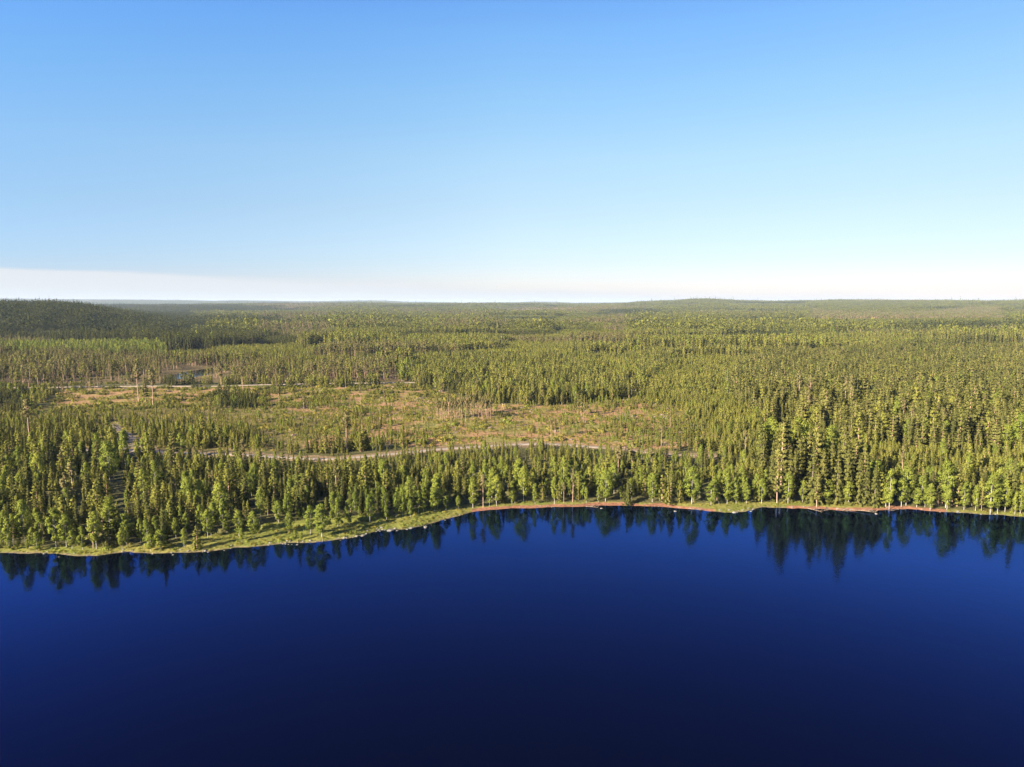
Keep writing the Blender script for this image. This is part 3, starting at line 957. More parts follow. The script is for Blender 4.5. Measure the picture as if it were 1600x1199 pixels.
# ---- trees of the photograph that can be told apart: kind, u, foot v, top v, width factor, label
HERO = [
    (BIR, 14, 857, 812, 1.1, 'yellow-green birch on the shore at the very left edge of the photo'),
    (BIR, 58, 862, 833, 1.5, 'squat yellow-green bushy birch at the waterline near the left edge'),
    (BIR, 88, 856, 797, 1.2, 'big lime-green birch on the far left shore with a broad drooping crown'),
    (BIR, 104, 856, 806, 1.1, 'lime birch leaning against the big broad birch on the far left shore'),
    (BIR, 113, 858, 830, 1.3, 'low bright yellow-green birch right of the big lime birch on the left shore'),
    (BIR, 129, 859, 824, .9, 'thin pale birch with a white trunk on the left shore'),
    (BIR, 151, 858, 803, 1.0, 'dense green birch beside the dark spruce gap on the left shore'),
    (MPI, 146, 857, 798, 1.1, 'dull green pine rising behind the birches of the left shore'),
    (SPR, 170, 855, 800, 1.0, 'dark spruce on the left shore just before the narrow dark gap'),
    (SPR, 182, 853, 806, .95, 'dark narrow spruce at the mouth of the dark gap by the left shore'),
    (BIR, 198, 849, 805, 1.4, 'round bright green birch just right of the dark gap on the left shore'),
    (BIR, 220, 850, 812, .9, 'slender birch with clear stem next to the round bright birch, left shore'),
    (BIR, 236, 862, 836, 2.0, 'wide low yellow-green willow-like bush at the waterline'),
    (BIR, 252, 860, 829, 1.9, 'wide domed bright green bush overhanging the waterline, left shore'),
    (BIR, 275, 842, 811, .9, 'small birch at the wood edge above the narrow grass strip'),
    (BIR, 288, 856, 827, 1.0, 'small bright green birch alone on the grass, left of the shore pine'),
    (BIR, 291, 833, 803, 1.1, 'lollipop-shaped green birch in front of the dark wood edge'),
    (YPI, 308, 859, 822, 1.25, 'olive young pine alone at the waterline of the left grass strip'),
    (BIR, 330, 838, 812, 1.2, 'rounded birch at the wood edge behind the shore pine'),
    (BIR, 355, 835, 800, 1.2, 'green birch with airy crown in the pale clump above the grass strip'),
    (BIR, 373, 838, 799, 1.1, 'green birch at the right of the pale clump above the grass strip'),
    (BIR, 378, 847, 826, 1.2, 'small green birch out on the grass below the pale clump'),
    (BIR, 397, 842, 801, 1.2, 'large green birch at the left end of the wide grassy bank'),
    (BIR, 452, 833, 803, 1.3, 'round crowned birch at the wood edge behind the middle of the grassy bank'),
    (BIR, 485, 836, 792, 1.1, 'pale birch, left stem of the pair standing out on the grassy bank'),
    (BIR, 503, 839, 790, 1.35, 'large pale green birch, right one of the pair out on the grassy bank'),
    (BIR, 461, 842, 829, 1.7, 'low yellow-green shrub on the grass left of the pale birch pair'),
    (BIR, 471, 845, 833, 1.4, 'low shrub nearest the water left of the pale birch pair'),
    (BIR, 556, 838, 828, 1.3, 'little bright shrub on the rocky edge of the grassy bank'),
    (BIR, 548, 836, 829, 1.5, 'tiny dark green shrub among the stones of the grassy bank'),
    (BIR, 528, 823, 782, .9, 'slim birch with white stem just right of the pale birch pair'),
    (BIR, 546, 820, 782, 1.0, 'round topped birch among the white stems above the grassy bank'),
    (BIR, 578, 816, 775, 1.0, 'tall green birch above the middle of the grassy bank'),
    (BIR, 604, 813, 790, 1.2, 'short round birch in front of the white stems above the grassy bank'),
    (BIR, 619, 808, 771, .9, 'narrow birch with long bare white stem above the grassy bank'),
    (BIR, 629, 807, 765, .8, 'narrowest tall birch above the right part of the grassy bank'),
    (BIR, 641, 809, 782, 1.0, 'bright birch at the very edge of the grass, right part of the bank'),
    (BIR, 654, 802, 768, .9, 'birch above the narrowing grass, right part of the bank'),
    (BIR, 662, 801, 762, .9, 'taller birch standing close behind its twin above the narrowing grass'),
    (BIR, 679, 800, 765, 1.3, 'broad leafy birch above the narrowing right end of the grassy bank'),
    (BIR, 697, 798, 776, 1.1, 'short bright birch at the right end of the grassy bank'),
    (BIR, 716, 796, 776, 1.2, 'low round birch where the grass meets the red beach'),
    (BIR, 739, 794, 750, 1.2, 'bright flame-shaped birch at the left end of the red beach'),
    (TPI, 755, 793, 743, 1.2, 'brownish pine with bare reddish trunk above the left end of the beach'),
    (BIR, 776, 791, 745, 1.1, 'tall bright birch behind the left part of the red beach'),
    (BIR, 800, 789, 768, 1.1, 'small round birch at the first bulge of the red beach'),
    (BIR, 866, 788, 747, 1.0, 'solitary bright columnar birch behind the red beach'),
    (BIR, 836, 788, 757, .9, 'pale thin birch left of the columnar birch behind the red beach'),
    (TPI, 881, 787, 755, 1.0, 'spindly pine just right of the columnar birch behind the red beach'),
    (BIR, 946, 784, 737, 1.5, 'large yellow-green aspen with spreading crown behind the red beach'),
    (BIR, 985, 785, 750, .9, 'pale birch with white stem behind the centre of the red beach'),
    (BIR, 1019, 785, 741, 1.1, 'yellow-green flame-shaped birch behind the centre right of the beach'),
    (MPI, 1048, 786, 738, 1.1, 'brown-green pine with visible trunk right of the flame-shaped birch'),
    (BIR, 1081, 788, 733, 1.2, 'tall yellow-green birch towering at the right part of the red beach'),
    (BIR, 1111, 790, 755, 1.6, 'full rounded deep green birch at the right end of the red beach'),
    (BIR, 1136, 788, 748, 1.0, 'birch behind the small grassy point right of the red beach'),
    (BIR, 1150, 787, 759, 1.2, 'low leafy birch on the small grassy point right of the beach'),
    (BIR, 1166, 788, 756, 1.1, 'bright birch at the tip of the small grassy point'),
    (BIR, 1190, 787, 750, 1.1, 'white stemmed birch at the right side of the small grassy point'),
    (MPI, 1214, 786, 715, 1.0, 'tall brown-green pine at the left end of the tall shore grove'),
    (BIR, 1231, 787, 741, 1.1, 'light green birch at the foot of the tall shore grove, left side'),
    (BIR, 1254, 785, 752, .9, 'small slender birch in the dark front of the tall shore grove'),
    (SPR, 1268, 786, 697, 1.15, 'tall spruce with layered boughs in the shore grove'),
    (SPR, 1284, 787, 706, 1.0, 'tall spruce beside the round birch in the shore grove'),
    (BIR, 1293, 788, 752, 1.5, 'full round bright birch in front of the tall shore grove'),
    (SPR, 1307, 787, 699, .95, 'spruce column between the two bright birches of the shore grove'),
    (SPR, 1322, 786, 696, 1.1, 'tallest spruce of the shore grove, with shaggy layered boughs'),
    (BIR, 1325, 789, 754, 1.3, 'bright yellow-green birch at the right foot of the tall shore grove'),
    (SPR, 1341, 788, 712, 1.0, 'spruce column right of the yellow-green birch, shore grove'),
    (SPR, 1352, 789, 717, .9, 'slim spruce near the right end of the shore grove'),
    (SPR, 1366, 791, 727, 1.1, 'brownish spruce standing over the fallen logs at the waterline'),
    (BIR, 1384, 792, 757, 1.3, 'leafy green birch just right of the fallen logs'),
    (BIR, 1432, 794, 764, 1.5, 'low wide yellow-green birch leaning over the right beach'),
    (BIR, 1408, 793, 750, 1.1, 'green birch between the leaning low birch and the grove'),
    (BIR, 1506, 798, 755, .9, 'birch with a long bright white stem on the right shore'),
    (BIR, 1524, 799, 760, .9, 'second white stemmed birch on the right shore, stem slightly leaning'),
    (BIR, 1570, 801, 753, .9, 'pale birch with tall white stem near the right edge of the photo'),
    (BIR, 1594, 803, 760, 1.0, 'birch on the shore touching the right edge of the photo'),
    # farther in
    (BIR, 172, 757, 695, 1.1, 'tall yellow-green aspen by the road, left of the twin aspen'),
    (BIR, 196, 727, 675, 1.1, 'tallest yellow-green aspen standing beside the road end at the left'),
    (BIR, 284, 716, 679, 1.3, 'lone bright green aspen beside the left part of the road'),
    (TPI, 115, 783, 726, 1.2, 'brown-crowned pine with long bare trunk in the left front wood'),
    (TPI, 104, 801, 741, 1.3, 'brown-crowned pine left of its bare-trunked twin in the left wood'),
    (TPI, 47, 695, 627, 1.2, 'tall bare-trunked pine above the young wood near the left edge'),
    (TPI, 542, 706, 647, 1.35, 'big seed pine with orange trunk standing right behind the road bend'),
    (TPI, 966, 753, 697, 1.0, 'tall seed pine with thin grey trunk above the centre of the beach'),
    (TPI, 987, 747, 693, 1.1, 'dark-crowned seed pine, middle of the three above the beach'),
    (TPI, 1017, 738, 701, 1.0, 'shorter seed pine, right one of the three above the beach'),
    (TPI, 1033, 698, 659, .8, 'thin seed tree at the lower right of the clearing'),
    (TPI, 1047, 671, 640, .8, 'thin pale trunked seed tree near the right side of the clearing'),
    (TPI, 1164, 718, 675, .9, 'reddish trunked pine standing above the right young plantation'),
    (BIR, 757, 718, 690, 1.0, 'bright green birch in front of the road, right of its bend'),
    (TPI, 705, 668, 636, .8, 'bare white trunked tree in front of the thin pine row'),
    (TPI, 563, 631, 602, .8, 'thin seed tree near the upper left of the clearing'),
    (TPI, 600, 633, 606, .8, 'thin seed tree at the upper middle of the clearing'),
    (TPI, 660, 663, 640, .8, 'spindly seed tree left of the thin pine row'),
    (TPI, 565, 671, 645, .8, 'spindly seed tree at the left side of the clearing'),
    (TPI, 475, 646, 618, .9, 'pale trunked seed tree among young pines left of the clearing'),
    (TPI, 436, 634, 604, .9, 'seed tree beside the dark spruces left of the clearing'),
    (TPI, 432, 608, 578, 1.0, 'seed pine standing at the far edge of the left clearing'),
    (TPI, 540, 610, 583, .8, 'seed pine at the far road behind the clearing'),
    (TPI, 139, 616, 584, .8, 'lone pale trunk by the far road at the left'),
    (TPI, 217, 628, 572, 1.1, 'very tall pine in the loose group beside the pond, left one'),
    (TPI, 239, 634, 580, 1.1, 'very tall pine in the loose group beside the pond, right one'),
    (TPI, 346, 613, 570, 1.1, 'tall pine just right of the pond'),
    (TPI, 379, 613, 575, 1.1, 'tall pine second to the right of the pond'),
    (MPI, 228, 630, 590, 1.1, 'bushy pine between the two very tall ones beside the pond'),
    (TPI, 861, 683, 652, .8, 'left trunk of the loose trio in the middle of the clearing'),
    (TPI, 867, 681, 655, .8, 'middle trunk of the loose trio in the middle of the clearing'),
    (TPI, 875, 683, 654, .8, 'right trunk of the loose trio in the middle of the clearing'),
    (MPI, 903, 648, 615, .8, 'brown pine, left of the tight clump at the top of the clearing'),
    (MPI, 908, 651, 614, .8, 'brown pine, middle of the tight clump at the top of the clearing'),
    (MPI, 913, 648, 618, .8, 'brown pine, right of the tight clump at the top of the clearing'),
    (TPI, 912, 662, 632, .7, 'thin trunk below the tight brown clump in the clearing'),
    (BIR, 1206, 740, 679, 1.25, 'yellow-green aspen behind the shore grove, leftmost of the five big aspen crowns'),
    (BIR, 1226, 742, 670, 1.25, 'tall yellow-green aspen, second from left of the five behind the shore grove'),
    (BIR, 1251, 744, 664, 1.3, 'tallest and broadest yellow-green aspen crown behind the shore grove'),
    (BIR, 1276, 745, 684, 1.25, 'yellow-green aspen, fourth from left of the five behind the shore grove'),
    (BIR, 1294, 747, 694, 1.25, 'lowest yellow-green aspen, rightmost of the five behind the shore grove'),
    (MPI, 1240, 762, 702, 1.1, 'grey-brown pine with bare twigs behind the shore grove'),
]

LINKN = {}
part_mesh = {}


def get_parts(k, var):
    if (k, var) not in part_mesh:
        tr, cr = TREES[0][k][var]
        part_mesh[(k, var)] = (tr.mesh('trunk'), cr.mesh('crown'))
    return part_mesh[(k, var)]


TNAME = ['spruce_tree', 'pine_tree', 'pine_tree', 'pine_tree', 'birch_tree']
TCAT = ['spruce', 'pine', 'pine', 'pine', 'birch']
proto_tree = {}


def place_tree(k, var, x, y, z, h, w, rot, label, group=None):
    """an Empty at the foot with its trunk and crown; later ones are copies of the first of the kind"""
    key = (k, var)
    s = h / 10.0
    if key not in proto_tree:
        r = bpy.data.objects.new(TNAME[k], None)
        r.empty_display_size = .5
        COL.objects.link(r)
        tm, cm = get_parts(k, var)
        plain('trunk', tm, r); plain('crown', cm, r)
        proto_tree[key] = r
    else:
        src = proto_tree[key]
        r = src.copy(); COL.objects.link(r)
        for ch in src.children:
            c = ch.copy(); COL.objects.link(c); c.parent = r
        if 'group' in r:
            del r['group']
    r.location = (float(x), float(y), float(z))
    r.rotation_euler = (0, 0, float(rot))
    r.scale = (float(s * w), float(s * w), float(s))
    r['label'] = label; r['category'] = TCAT[k]
    if group:
        r['group'] = group
    return r


hx, hy, hr = [], [], []
gh = np.random.default_rng(77)
for (k, u0, vb, vt, wf, lab) in HERO:
    px, py = unproj(u0, vb, 1.0 if vb > 780 else 2.7)
    for _ in range(3):
        z = float(height(np.array([px]), np.array([py]))[0])
        px, py = unproj(u0, vb, z)
    px, py = float(px), float(py)
    dep = py * CP - (z - CAM_H) * SP
    h = (vb - vt) * dep / FPX / math.cos(PITCH + .12) * 1.04
    base_w = 1.0 if k in (SPR, MPI, BIR, YPI) else 1.15
    wf2 = wf * base_w
    if h < 5: wf2 *= 1.15
    place_tree(k, int(gh.integers(0, NVAR)), px, py, z - .05, h, wf2, gh.uniform(0, 6.28), lab)
    hx.append(px); hy.append(py); hr.append(1.1 + h * .07 * wf)
hx, hy, hr = map(np.array, (hx, hy, hr))

# thin pine row in the clearing: many slender bare trunks
gr = np.random.default_rng(9)
ROWN = 50
for i in range(ROWN):
    uu_ = 681 + 92 * (i + gr.uniform(-.4, .4)) / ROWN
    vv_ = 655 + gr.uniform(-8, 4) - (3 if uu_ > 740 else 0)
    px, py = unproj(uu_, vv_, 2.8)
    z = float(height(np.array([px]), np.array([py]))[0])
    h = gr.uniform(9.0, 13)
    place_tree(TPI, int(gr.integers(0, NVAR)), px, py, z - .05, h, .85, gr.uniform(0, 6.28),
               'slender bare-trunked pine in the tight pinkish row at the middle of the clearing', 'slender pines of the row in the clearing')
    hx = np.append(hx, px); hy = np.append(hy, py); hr = np.append(hr, 2.0)

# keep the random trees off the told-apart ones
ok = np.ones(len(near['x']), bool)
for a_, b_, c_ in zip(hx, hy, hr):
    ok &= np.hypot(near['x'] - a_, near['y'] - b_) > c_
for key in near:
    near[key] = near[key][ok]

# ---- which of the single trees show largest: paint their outlines near to far
x, y, z, h, k = near['x'], near['y'], near['z'], near['h'], near['k']
order = np.argsort(np.hypot(x, y))
cover = np.zeros((480, 640), bool)
vis = np.zeros(len(x))
ub, vb = proj(x, y, z)
_, vt = proj(x, y, z + h)
wpx = h * .16 * near['w'] * FPX / np.hypot(x, y)
for i in order:
    a0 = int((ub[i] - wpx[i]) * .4); a1 = int((ub[i] + wpx[i]) * .4) + 1
    b0 = int(vt[i] * .4); b1 = int(vb[i] * .4) + 1
    if a1 <= 0 or a0 >= 640 or b0 >= 480 or b1 <= 0:
        continue
    sl = cover[max(b0, 0):b1, max(a0, 0):a1]
    vis[i] = (sl.size - sl.sum()) * 1.0
    # the tapering top leaves the corners open
    c0 = a0 + (a1 - a0) // 4; c1 = max(c0 + 1, a1 - (a1 - a0) // 4)
    cover[max(b0 + 1, 0):b1, max(c0, 0):c1] = True

front_edge = np.interp(x, rx_, ry_)


def where(i):
    uu_ = ub[i]; t = tree_s(x[i:i + 1], y[i:i + 1])[0]
    infront = y[i] < front_edge[i]
    if not infront:
        if uu_ > 1000: return 'beyond the road at the right', 'right of the clearing beyond the road'
        return 'beyond the road at the left', 'left of the clearing beyond the road'
    row = 'edge' if t < 9 else ('body' if t < 32 else 'back')
    if uu_ < 180: pl = 'left of the dark gap at far left'
    elif uu_ < 430: pl = 'between the dark gap and the grassy bank'
    elif uu_ < 590: pl = 'above the left half of the grassy bank'
    elif uu_ < 735: pl = 'above the right half of the grassy bank'
    elif uu_ < 925: pl = 'above the left half of the red beach'
    elif uu_ < 1110: pl = 'above the right half of the red beach'
    elif uu_ < 1205: pl = 'behind the small grassy point'
    elif uu_ < 1355: pl = 'in the tall shore grove'
    elif uu_ < 1480: pl = 'right of the tall shore grove'
    else: pl = 'near the right edge of the photo'
    return row, pl


ADJ = {SPR: 'dark green spruce', YPI: 'olive young pine', MPI: 'dull green pine', TPI: 'high-crowned brown pine', BIR: 'bright green birch'}
PLUR = {SPR: 'spruces', YPI: 'young pines', MPI: 'pines', TPI: 'high-crowned pines', BIR: 'birches'}
single = np.zeros(len(x), bool)
n_named = {t: 0 for t in set(TNAME)}
for (kk, *_r) in HERO:
    n_named[TNAME[kk]] += 1
n_named['pine_tree'] += ROWN
for nm, cap in (('birch_tree', 296), ('spruce_tree', 296), ('pine_tree', 296)):
    ids = np.where(np.array([TNAME[a] == nm for a in k]) & (vis > 0))[0]
    ids = ids[np.argsort(-vis[ids])][:max(0, cap - n_named[nm])]
    single[ids] = True
for i in np.where(single)[0]:
    row, pl = where(i)
    if row == 'edge':
        lab = '%s at the wood edge %s' % (ADJ[k[i]], pl); grp = '%s at the wood edge %s' % (PLUR[k[i]], pl)
    elif row == 'body':
        lab = '%s within the front wood %s' % (ADJ[k[i]], pl); grp = '%s inside the front wood %s' % (PLUR[k[i]], pl)
    elif row == 'back':
        lab = '%s towards the road %s' % (ADJ[k[i]], pl); grp = '%s deep in the front wood %s' % (PLUR[k[i]], pl)
    else:
        lab = '%s standing in the wood %s' % (ADJ[k[i]], row); grp = '%s in the wood %s' % (PLUR[k[i]], row)
    place_tree(int(k[i]), int(near['var'][i]), x[i], y[i], z[i], h[i], near['w'][i], near['r'][i], lab, grp)

rest = ~single
for kk, nm, lab in ((SPR, 'spruce_wood', 'dark green spruces mixed through the wood behind the shore'),
                    (YPI, 'young_pine_wood', 'olive young pines filling the plantations around the clearing'),
                    (MPI, 'pine_wood', 'dull green pines of the mature stand on the right and behind the shore'),
                    (TPI, 'high_pine_wood', 'scattered high-crowned pines among the younger trees'),
                    (BIR, 'birch_wood', 'bright green birches scattered through the wood behind the shore')):
    m = rest & (k == kk)
    c = proto_col(nm, [joined(kk, s, 0 if s < NVAR else 0).mesh(nm + '_model') for s in range(NVAR)])
    P = np.stack([x[m], y[m], z[m]], 1)
    s = h[m] / 10.0
    scl = np.stack([s * near['w'][m], s * near['w'][m], s], 1)
    rot = np.stack([np.zeros(m.sum()), np.zeros(m.sum()), near['r'][m]], 1)
    gn_scatter(nm, lab, 'forest', c, P, near['var'][m], scl, rot)

# ---- shrubs, heath and grass
gs = np.random.default_rng(31)


def bush_quads(seed, mat, n, L, Rm, hgt_):
    g = np.random.default_rng(seed)
    q = Q()
    p = g.normal(size=(n, 3)); p /= np.linalg.norm(p, axis=1, keepdims=True); p[:, 2] = np.abs(p[:, 2])
    c = p * np.array([Rm, Rm, hgt_]) * (g.uniform(.4, 1, n) ** .5)[:, None] * g.uniform(.8, 1.2, (n, 1))
    leaves(q, c, p, np.clip(g.normal(.5, .2, n), 0, 1), L, L * .6, g, mat)
    return q


heath = proto_col('heath', [bush_quads(i, MI['shrub_leaves'] if i < 4 else MI['birch_leaves'], 60, .34, .8, .7).mesh('heath_model') for i in range(6)] + [bush_quads(70 + i, MI['dead_wood'], 70, .45, 1.0, .35).mesh('heath_model') for i in range(2)])
bx, by = wedge_grid(280, 700, 1.9, gs)
uu_, vv_ = proj(bx, by, 2.5)
dB = np.hypot(bx, by)
m = (inpoly(uu_, vv_, P_CLEAR) | inpoly(uu_, vv_, P_STRIP)) & (road_d(bx, by) > 4.5) & (fbm(bx, by, 8, 81) > .46)
m |= (inpoly(uu_, vv_, P_YOUNG_L) | inpoly(uu_, vv_, P_YOUNG_R)) & (road_d(bx, by) > 5) & (gs.random(len(bx)) < .35)
m &= pond_q(bx, by) > 1.1
bx, by = bx[m], by[m]
nB = len(bx)
sB = gs.lognormal(-.25, .45, nB)[:, None] * np.array([[1, 1, 1]]) * gs.uniform(.7, 1.3, (nB, 3))
gn_scatter('heath_undergrowth', 'yellow-green heath and low shrubs covering the clearing', 'undergrowth', heath,
           np.stack([bx, by, height(bx, by)], 1), np.where(gs.random(nB) < .07, gs.integers(6, 8, nB), gs.integers(0, 6, nB)), sB, np.stack([np.zeros(nB), np.zeros(nB), gs.uniform(0, 6.28, nB)], 1))

tuft = proto_col('grass', [bush_quads(40 + i, MI['shrub_leaves'] if i % 2 else MI['birch_leaves'], 40, .22, .45, .35).mesh('grass_model') for i in range(6)])
bx = gs.uniform(-230, 260, 60000); by = gs.uniform(150, 290, 60000)
s_ = shore_s(bx, by); t_ = tree_s(bx, by)
m = (s_ > .35) & (t_ < 4) & (gs.random(60000) < .45 + .5 * (fbm(bx, by, 5, 82) > .5))
ug, _ = proj(bx, by, .8)
redm = ((ug > 735) & (ug < 1118) | (ug > 1228) & (ug < 1480)) & (s_ < 3.5)
m &= ~redm
bx, by = bx[m], by[m]; nB = len(bx)
gn_scatter('bank_grass', 'tufts of yellow-green grass along the lake bank', 'grass', tuft, np.stack([bx, by, height(bx, by)], 1), gs.integers(0, 6, nB),
           gs.lognormal(-.2, .35, nB)[:, None] * gs.uniform(.7, 1.3, (nB, 3)), np.stack([np.zeros(nB), np.zeros(nB), gs.uniform(0, 6.28, nB)], 1))


# ---- patches of trees for the middle distance and beyond
def patch(mix, size, count, lod, seed, hm, hs):
    g = np.random.default_rng(seed)
    q = Q()
    nside = max(2, int(math.sqrt(count)))
    cell = size / nside
    for i in range(nside):
        for j in range(nside):
            if g.random() < .06:
                continue
            px = (i + .5 + g.uniform(-.42, .42)) * cell - size / 2; py = (j + .5 + g.uniform(-.42, .42)) * cell - size / 2
            k_ = int(pick(np.array([mix]), g)[0])
            h_ = max(2.0, hm * g.lognormal(0, hs))
            src = Q(); tr, cr = TREES[lod][k_][int(g.integers(0, NVAR))]
            if lod < 2 or k_ == TPI:
                src.merge(tr)
            src.merge(cr)
            q.merge(src, (px, py, 0), h_ / 10 * g.uniform(.85, 1.2), h_ / 10, g.uniform(0, 6.28), g.normal(0, .14) - (.36 if mix[0] > .9 else 0) - (.42 if lod == 2 else 0))
    return q


MIX = [(.97, 0, .03, 0, 0), (.10, .06, .22, .58, .04), (.28, .42, .22, .02, .06), (.78, .08, .09, 0, .05), (.14, .2, .1, .02, .54), (.16, .12, .44, .24, .04), (.12, .80, .04, 0, .04), (.22, .10, .64, .02, .02)]
MIXA = np.array(MIX)
NP = 5


def patches(nm, label, d0, d1, size, count, lod, hs, cell, seed, extra=0.0, amax=43.0, sub=1.0):
    meshes = []
    for mi, mx in enumerate(MIX):
        for s in range(NP):
            meshes.append(patch(mx, size, count, lod, seed + mi * 10 + s, 10.0, hs).mesh(nm + '_model'))
    c = proto_col(nm, meshes)
    # proto order inside the collection is by name: models are created in that order
    g = np.random.default_rng(seed)
    x, y = wedge_grid(d0, d1, cell, g, amax)
    dens, hh, W, u, v = stand(x, y)
    keep = g.random(len(x)) < np.clip(dens / 800.0, 0, 1)
    x, y, hh, W = x[keep], y[keep], hh[keep], W[keep]
    mi = np.argmin(((W[:, None, :] - MIXA[None]) ** 2).sum(2) + g.uniform(0, .06, (len(x), len(MIX))), 1)
    idx = mi * NP + g.integers(0, NP, len(x))
    sc = (hh + extra) / 10.0
    sxy = np.clip(sc, .75, 1.25)
    P = np.stack([x, y, height(x, y) - .2], 1)
    # follow the slope: tilt is small, so only lower the foot a little
    gn_scatter(nm, label, 'forest', c, P, idx, np.stack([sxy, sxy, sc], 1), np.stack([np.zeros(len(x)), np.zeros(len(x)), g.uniform(0, 6.28, len(x))], 1))
    return len(x)


n2 = patches('middle_forest', 'mixed pine and spruce forest spreading behind the clearing', D_NEAR, 1400, 10.5, 9, 1, .20, 9.6, 500)
n3 = patches('distant_forest', 'olive green forest plain stretching towards the horizon', 1400, 4600, 34, 81, 2, .24, 31.0, 900)
n4 = patches('horizon_forest', 'grey-green forest fading out at the horizon and on its low ridges', 4600, 24000, 130, 400, 2, .22, 150.0, 1300, extra=2.0)
print('instances', rest.sum(), n2, n3, n4)


# ------------------------------------------------------------------ boulders on the shore
def rock_mesh(seed):
    import bmesh
    g = random.Random(seed)
    bm = bmesh.new()
    bmesh.ops.create_icosphere(bm, subdivisions=2, radius=1)
    sx, sy, sz = g.uniform(.9, 1.3), g.uniform(.7, 1.0), g.uniform(.5, .75)
    pl = [(Vector((g.uniform(-1, 1), g.uniform(-1, 1), g.uniform(-.3, 1))).normalized(), g.uniform(.6, .85)) for _ in range(7)]
    for v_ in bm.verts:
        for nrm, dd in pl:
            e = v_.co.dot(nrm) - dd
            if e > 0: v_.co -= nrm * e
        v_.co *= 1 + g.uniform(-.05, .05)
        v_.co = Vector((v_.co.x * sx, v_.co.y * sy, v_.co.z * sz))
    me = bpy.data.meshes.new('boulder'); bm.to_mesh(me); bm.free()
    me.materials.append(M_ROCK)
    return me


rocks = [rock_mesh(i) for i in range(7)]
grk = np.random.default_rng(15)
ROCKZ = [  # u range, count, size range, s range, place words
    (5, 60, 5, (.35, .7), 'at the far left end of the shore'),
    (100, 200, 9, (.3, .8), 'below the dark gap on the left shore'),
    (215, 300, 8, (.3, .8), 'below the wide domed bush on the left shore'),
    (305, 400, 14, (.3, .9), 'at the edge of the left grass strip'),
    (440, 520, 20, (.3, 1.0), 'at the foot of the pale birch pair'),
    (530, 600, 22, (.35, 1.0), 'at the middle of the grassy bank'),
    (600, 665, 18, (.35, 1.1), 'at the corner of the grassy bank'),
    (670, 740, 11, (.3, .8), 'at the right end of the grassy bank'),
    (800, 900, 6, (.3, .6), 'on the left half of the red beach'),
    (950, 1090, 7, (.3, .7), 'on the right half of the red beach'),
    (1125, 1190, 12, (.4, 1.1), 'off the small grassy point'),
    (1240, 1375, 14, (.4, 1.0), 'in the water below the tall grove'),
    (1390, 1560, 11, (.3, .8), 'on the right shore'),
]
for (u0, u1, cnt, (s0, s1), words) in ROCKZ:
    xa, _ = unproj(u0, 830 if u0 < 560 else 800, .2); xb, _ = unproj(u1, 830 if u0 < 560 else 800, .2)
    for i in range(cnt):
        px = grk.uniform(xa, xb); py = float(np.interp(px, sx_, sy_)) + grk.normal(.1, .9)
        z = float(height(np.array([px]), np.array([py]))[0])
        o = plain('boulder', rocks[int(grk.integers(0, 7))], label='pale grey boulder at the waterline %s' % words, cat='boulder', group='boulders %s' % words)
        s = grk.uniform(s0, s1) * .48
        o.location = (px, py, max(z, -.12) + .1 * s); o.scale = (s, s, s * grk.uniform(.7, 1)); o.rotation_euler = (0, 0, grk.uniform(0, 6.28))
BIGR = [(665, 824, 1.6, 'largest grey boulder standing out at the corner of the grassy bank'),
        (610, 829, 1.5, 'broad mossy boulder in the little cove of the grassy bank'),
        (1147, 801, 1.3, 'white boulder in the water off the small grassy point'),
        (1055, 799, .9, 'white stone alone in the water off the right part of the beach'),
        (940, 794.5, .9, 'white stone alone in the water off the centre of the beach'),
        (1369, 803, 1.0, 'white stone in the water right of the fallen logs'),
        (1497, 800, 1.3, 'pale boulder on the beach below the long white stem'),
        (70, 865, .9, 'white stone at the waterline near the left edge'),
        (990, 652, 2.4, 'large pale rock slab on top of the clearing rise'),
        (975, 650, 1.6, 'pale rock left of the large slab in the clearing'),
        (965, 648, 1.2, 'small pale rock at the left end of the clearing outcrop'),
        (839, 672, 1.2, 'white rock at the left middle of the clearing'),
        (840, 655, 1.0, 'white rock at the upper middle of the clearing'),
        (752, 660, 1.2, 'pale rock right below the slender pine row'),
        (618, 607, 1.5, 'pale rock at the far edge of the clearing')]
for (u0, v0, s, lab) in BIGR:
    px, py = unproj(u0, v0, .1 if v0 > 780 else 2.8)
    z = max(float(height(np.array([px]), np.array([py]))[0]), 0)
    o = plain('boulder', rocks[int(grk.integers(0, 7))], label=lab, cat='boulder')
    o.location = (float(px), float(py), z + .1 * s); s *= .5; o.scale = (s * 1.2, s, s * .7); o.rotation_euler = (0, 0, grk.uniform(0, 6.28))


# ------------------------------------------------------------------ fallen logs in the water
def fallen(u0, v0, ln, ang, lab, seed, up=.25):
    g = np.random.default_rng(seed)
    q = Q(); b = Q()
    tube(q, [(0, 0, .3), (ln * .5, 0, .3 + up * .5), (ln, 0, .15 + up)], [.12, .09, .03], 8, 6)
    for i in range(14):
        t = g.uniform(.35, 1); a = g.uniform(-1.3, 1.3); l_ = g.uniform(.6, 1.6)
        p0 = np.array([ln * t, 0, .3 + up * t])
        tube(b, [p0, p0 + [l_ * .4, math.sin(a) * l_ * .5, math.cos(a) * l_ * .4], p0 + [l_ * .7, math.sin(a) * l_, math.cos(a) * l_ * .8]], [.04, .03, .01], 8, 3)
    r = bpy.data.objects.new('fallen_tree', None); COL.objects.link(r)
    plain('trunk', q.mesh('trunk'), r); plain('branches', b.mesh('branches'), r)
    px, py = unproj(u0, v0, .2)
    r.location = (float(px), float(py), 0); r.rotation_euler = (0, 0, ang)
    r['label'] = lab; r['category'] = 'fallen tree'


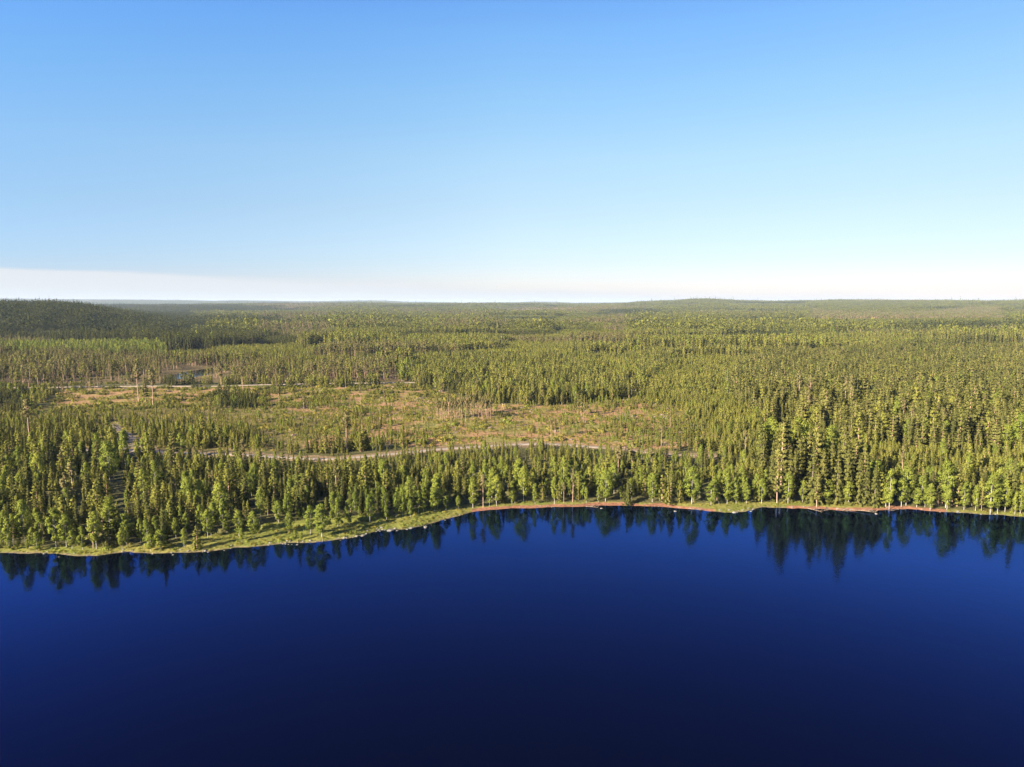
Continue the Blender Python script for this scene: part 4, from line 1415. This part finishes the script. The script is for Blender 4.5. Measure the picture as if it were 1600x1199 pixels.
fallen(1262, 795, 6, -1.2, 'bleached root mass and trunk of a fallen tree below the tall grove', 1, .6)
fallen(1290, 793, 5, -1.9, 'bent grey fallen trunk in the water right of the root mass', 2)
fallen(1306, 795, 5, -1.0, 'forked bleached branch lying in the shallows below the tall grove', 3, .5)
fallen(1330, 797, 7, -.5, 'long thin fallen trunk in the water at the right of the grove', 4)
fallen(1405, 796, 6, -2.6, 'grey fallen trunk on the beach right of the leafy birch', 5)
fallen(1075, 795, 4, -.4, 'short drift log on the right end of the red beach', 6, 0)
fallen(915, 792, 4, -.2, 'small drift log on the middle of the red beach', 7, 0)


# ------------------------------------------------------------------ cabin far left
def cabin():
    px, py = unproj(269, 527, 3)
    z = float(height(np.array([px]), np.array([py]))[0])
    r = bpy.data.objects.new('cabin', None); COL.objects.link(r)
    mw = noisy_mat('cabin_boards', (.30, .24, .2), (.4, .33, .27), .5); mr = noisy_mat('cabin_roof_sheet', (.62, .64, .66), (.75, .76, .77), .5, rough=.5)
    W_, D_, H_ = 7.0, 5.0, 3.0
    V = [(-W_, -D_, 0), (W_, -D_, 0), (W_, D_, 0), (-W_, D_, 0), (-W_, -D_, H_), (W_, -D_, H_), (W_, D_, H_), (-W_, D_, H_), (-W_, 0, H_ + 2.6), (W_, 0, H_ + 2.6)]
    plain('wall', simple_mesh('wall', V, [(0, 1, 5, 4), (1, 2, 6, 9, 5), (2, 3, 7, 6), (3, 0, 4, 8, 7)], mw), r)
    t = .25
    RV = [(-W_ - .6, -D_ - .7, H_ - .25), (W_ + .6, -D_ - .7, H_ - .25), (W_ + .6, 0, H_ + 2.75), (-W_ - .6, 0, H_ + 2.75), (W_ + .6, D_ + .7, H_ - .25), (-W_ - .6, D_ + .7, H_ - .25)]
    RV += [(a, b, c + t) for a, b, c in RV]
    plain('roof', simple_mesh('roof', RV, [(0, 3, 2, 1), (3, 5, 4, 2), (6, 7, 8, 9), (9, 8, 10, 11), (0, 1, 7, 6), (5, 11, 10, 4), (1, 2, 8, 7), (2, 4, 10, 8), (0, 6, 9, 3), (3, 9, 11, 5)], mr), r)
    mg = noisy_mat('cabin_window_glass', (.03, .035, .04), (.06, .07, .08), 1, rough=.1, spec=.5)
    for cx in (-3.5, 3.5):
        VV = [(cx - .7, -D_ - .06, 1.1), (cx + .7, -D_ - .06, 1.1), (cx + .7, -D_ - .06, 2.3), (cx - .7, -D_ - .06, 2.3), (cx - .7, -D_ + .02, 1.1), (cx + .7, -D_ + .02, 1.1), (cx + .7, -D_ + .02, 2.3), (cx - .7, -D_ + .02, 2.3)]
        plain('window', simple_mesh('window', VV, [(0, 1, 2, 3), (0, 4, 5, 1), (1, 5, 6, 2), (2, 6, 7, 3), (3, 7, 4, 0)], mg), r)
    r.location = (float(px), float(py), z + 4.5); r.rotation_euler = (0, 0, .5)
    r['label'] = 'small building with a pale roof among trees at the foot of the left hill'; r['category'] = 'cabin'
    r.location.z = z


cabin()

# ------------------------------------------------------------------ air
hb = 47000.0
zl, zt = -6.0, 185.0
V = [(-hb, -hb, zl), (hb, -hb, zl), (hb, hb, zl), (-hb, hb, zl), (-hb, -hb, zt), (hb, -hb, zt), (hb, hb, zt), (-hb, hb, zt)]
hm, n, l = new_mat('thin_air')
pv = N(n, 'ShaderNodeVolumePrincipled')
pv.inputs['Color'].default_value = (.64, .79, 1.0, 1)
pv.inputs['Density'].default_value = 3.0e-5
pv.inputs['Anisotropy'].default_value = .0
o = N(n, 'ShaderNodeOutputMaterial'); l.new(pv.outputs[0], o.inputs['Volume'])
hz = plain('haze', simple_mesh('haze', V, [(0, 3, 2, 1), (4, 5, 6, 7), (0, 1, 5, 4), (1, 2, 6, 5), (2, 3, 7, 6), (3, 0, 4, 7)], hm), kind='stuff')
hz['label'] = 'thin bluish summer air over the forest'
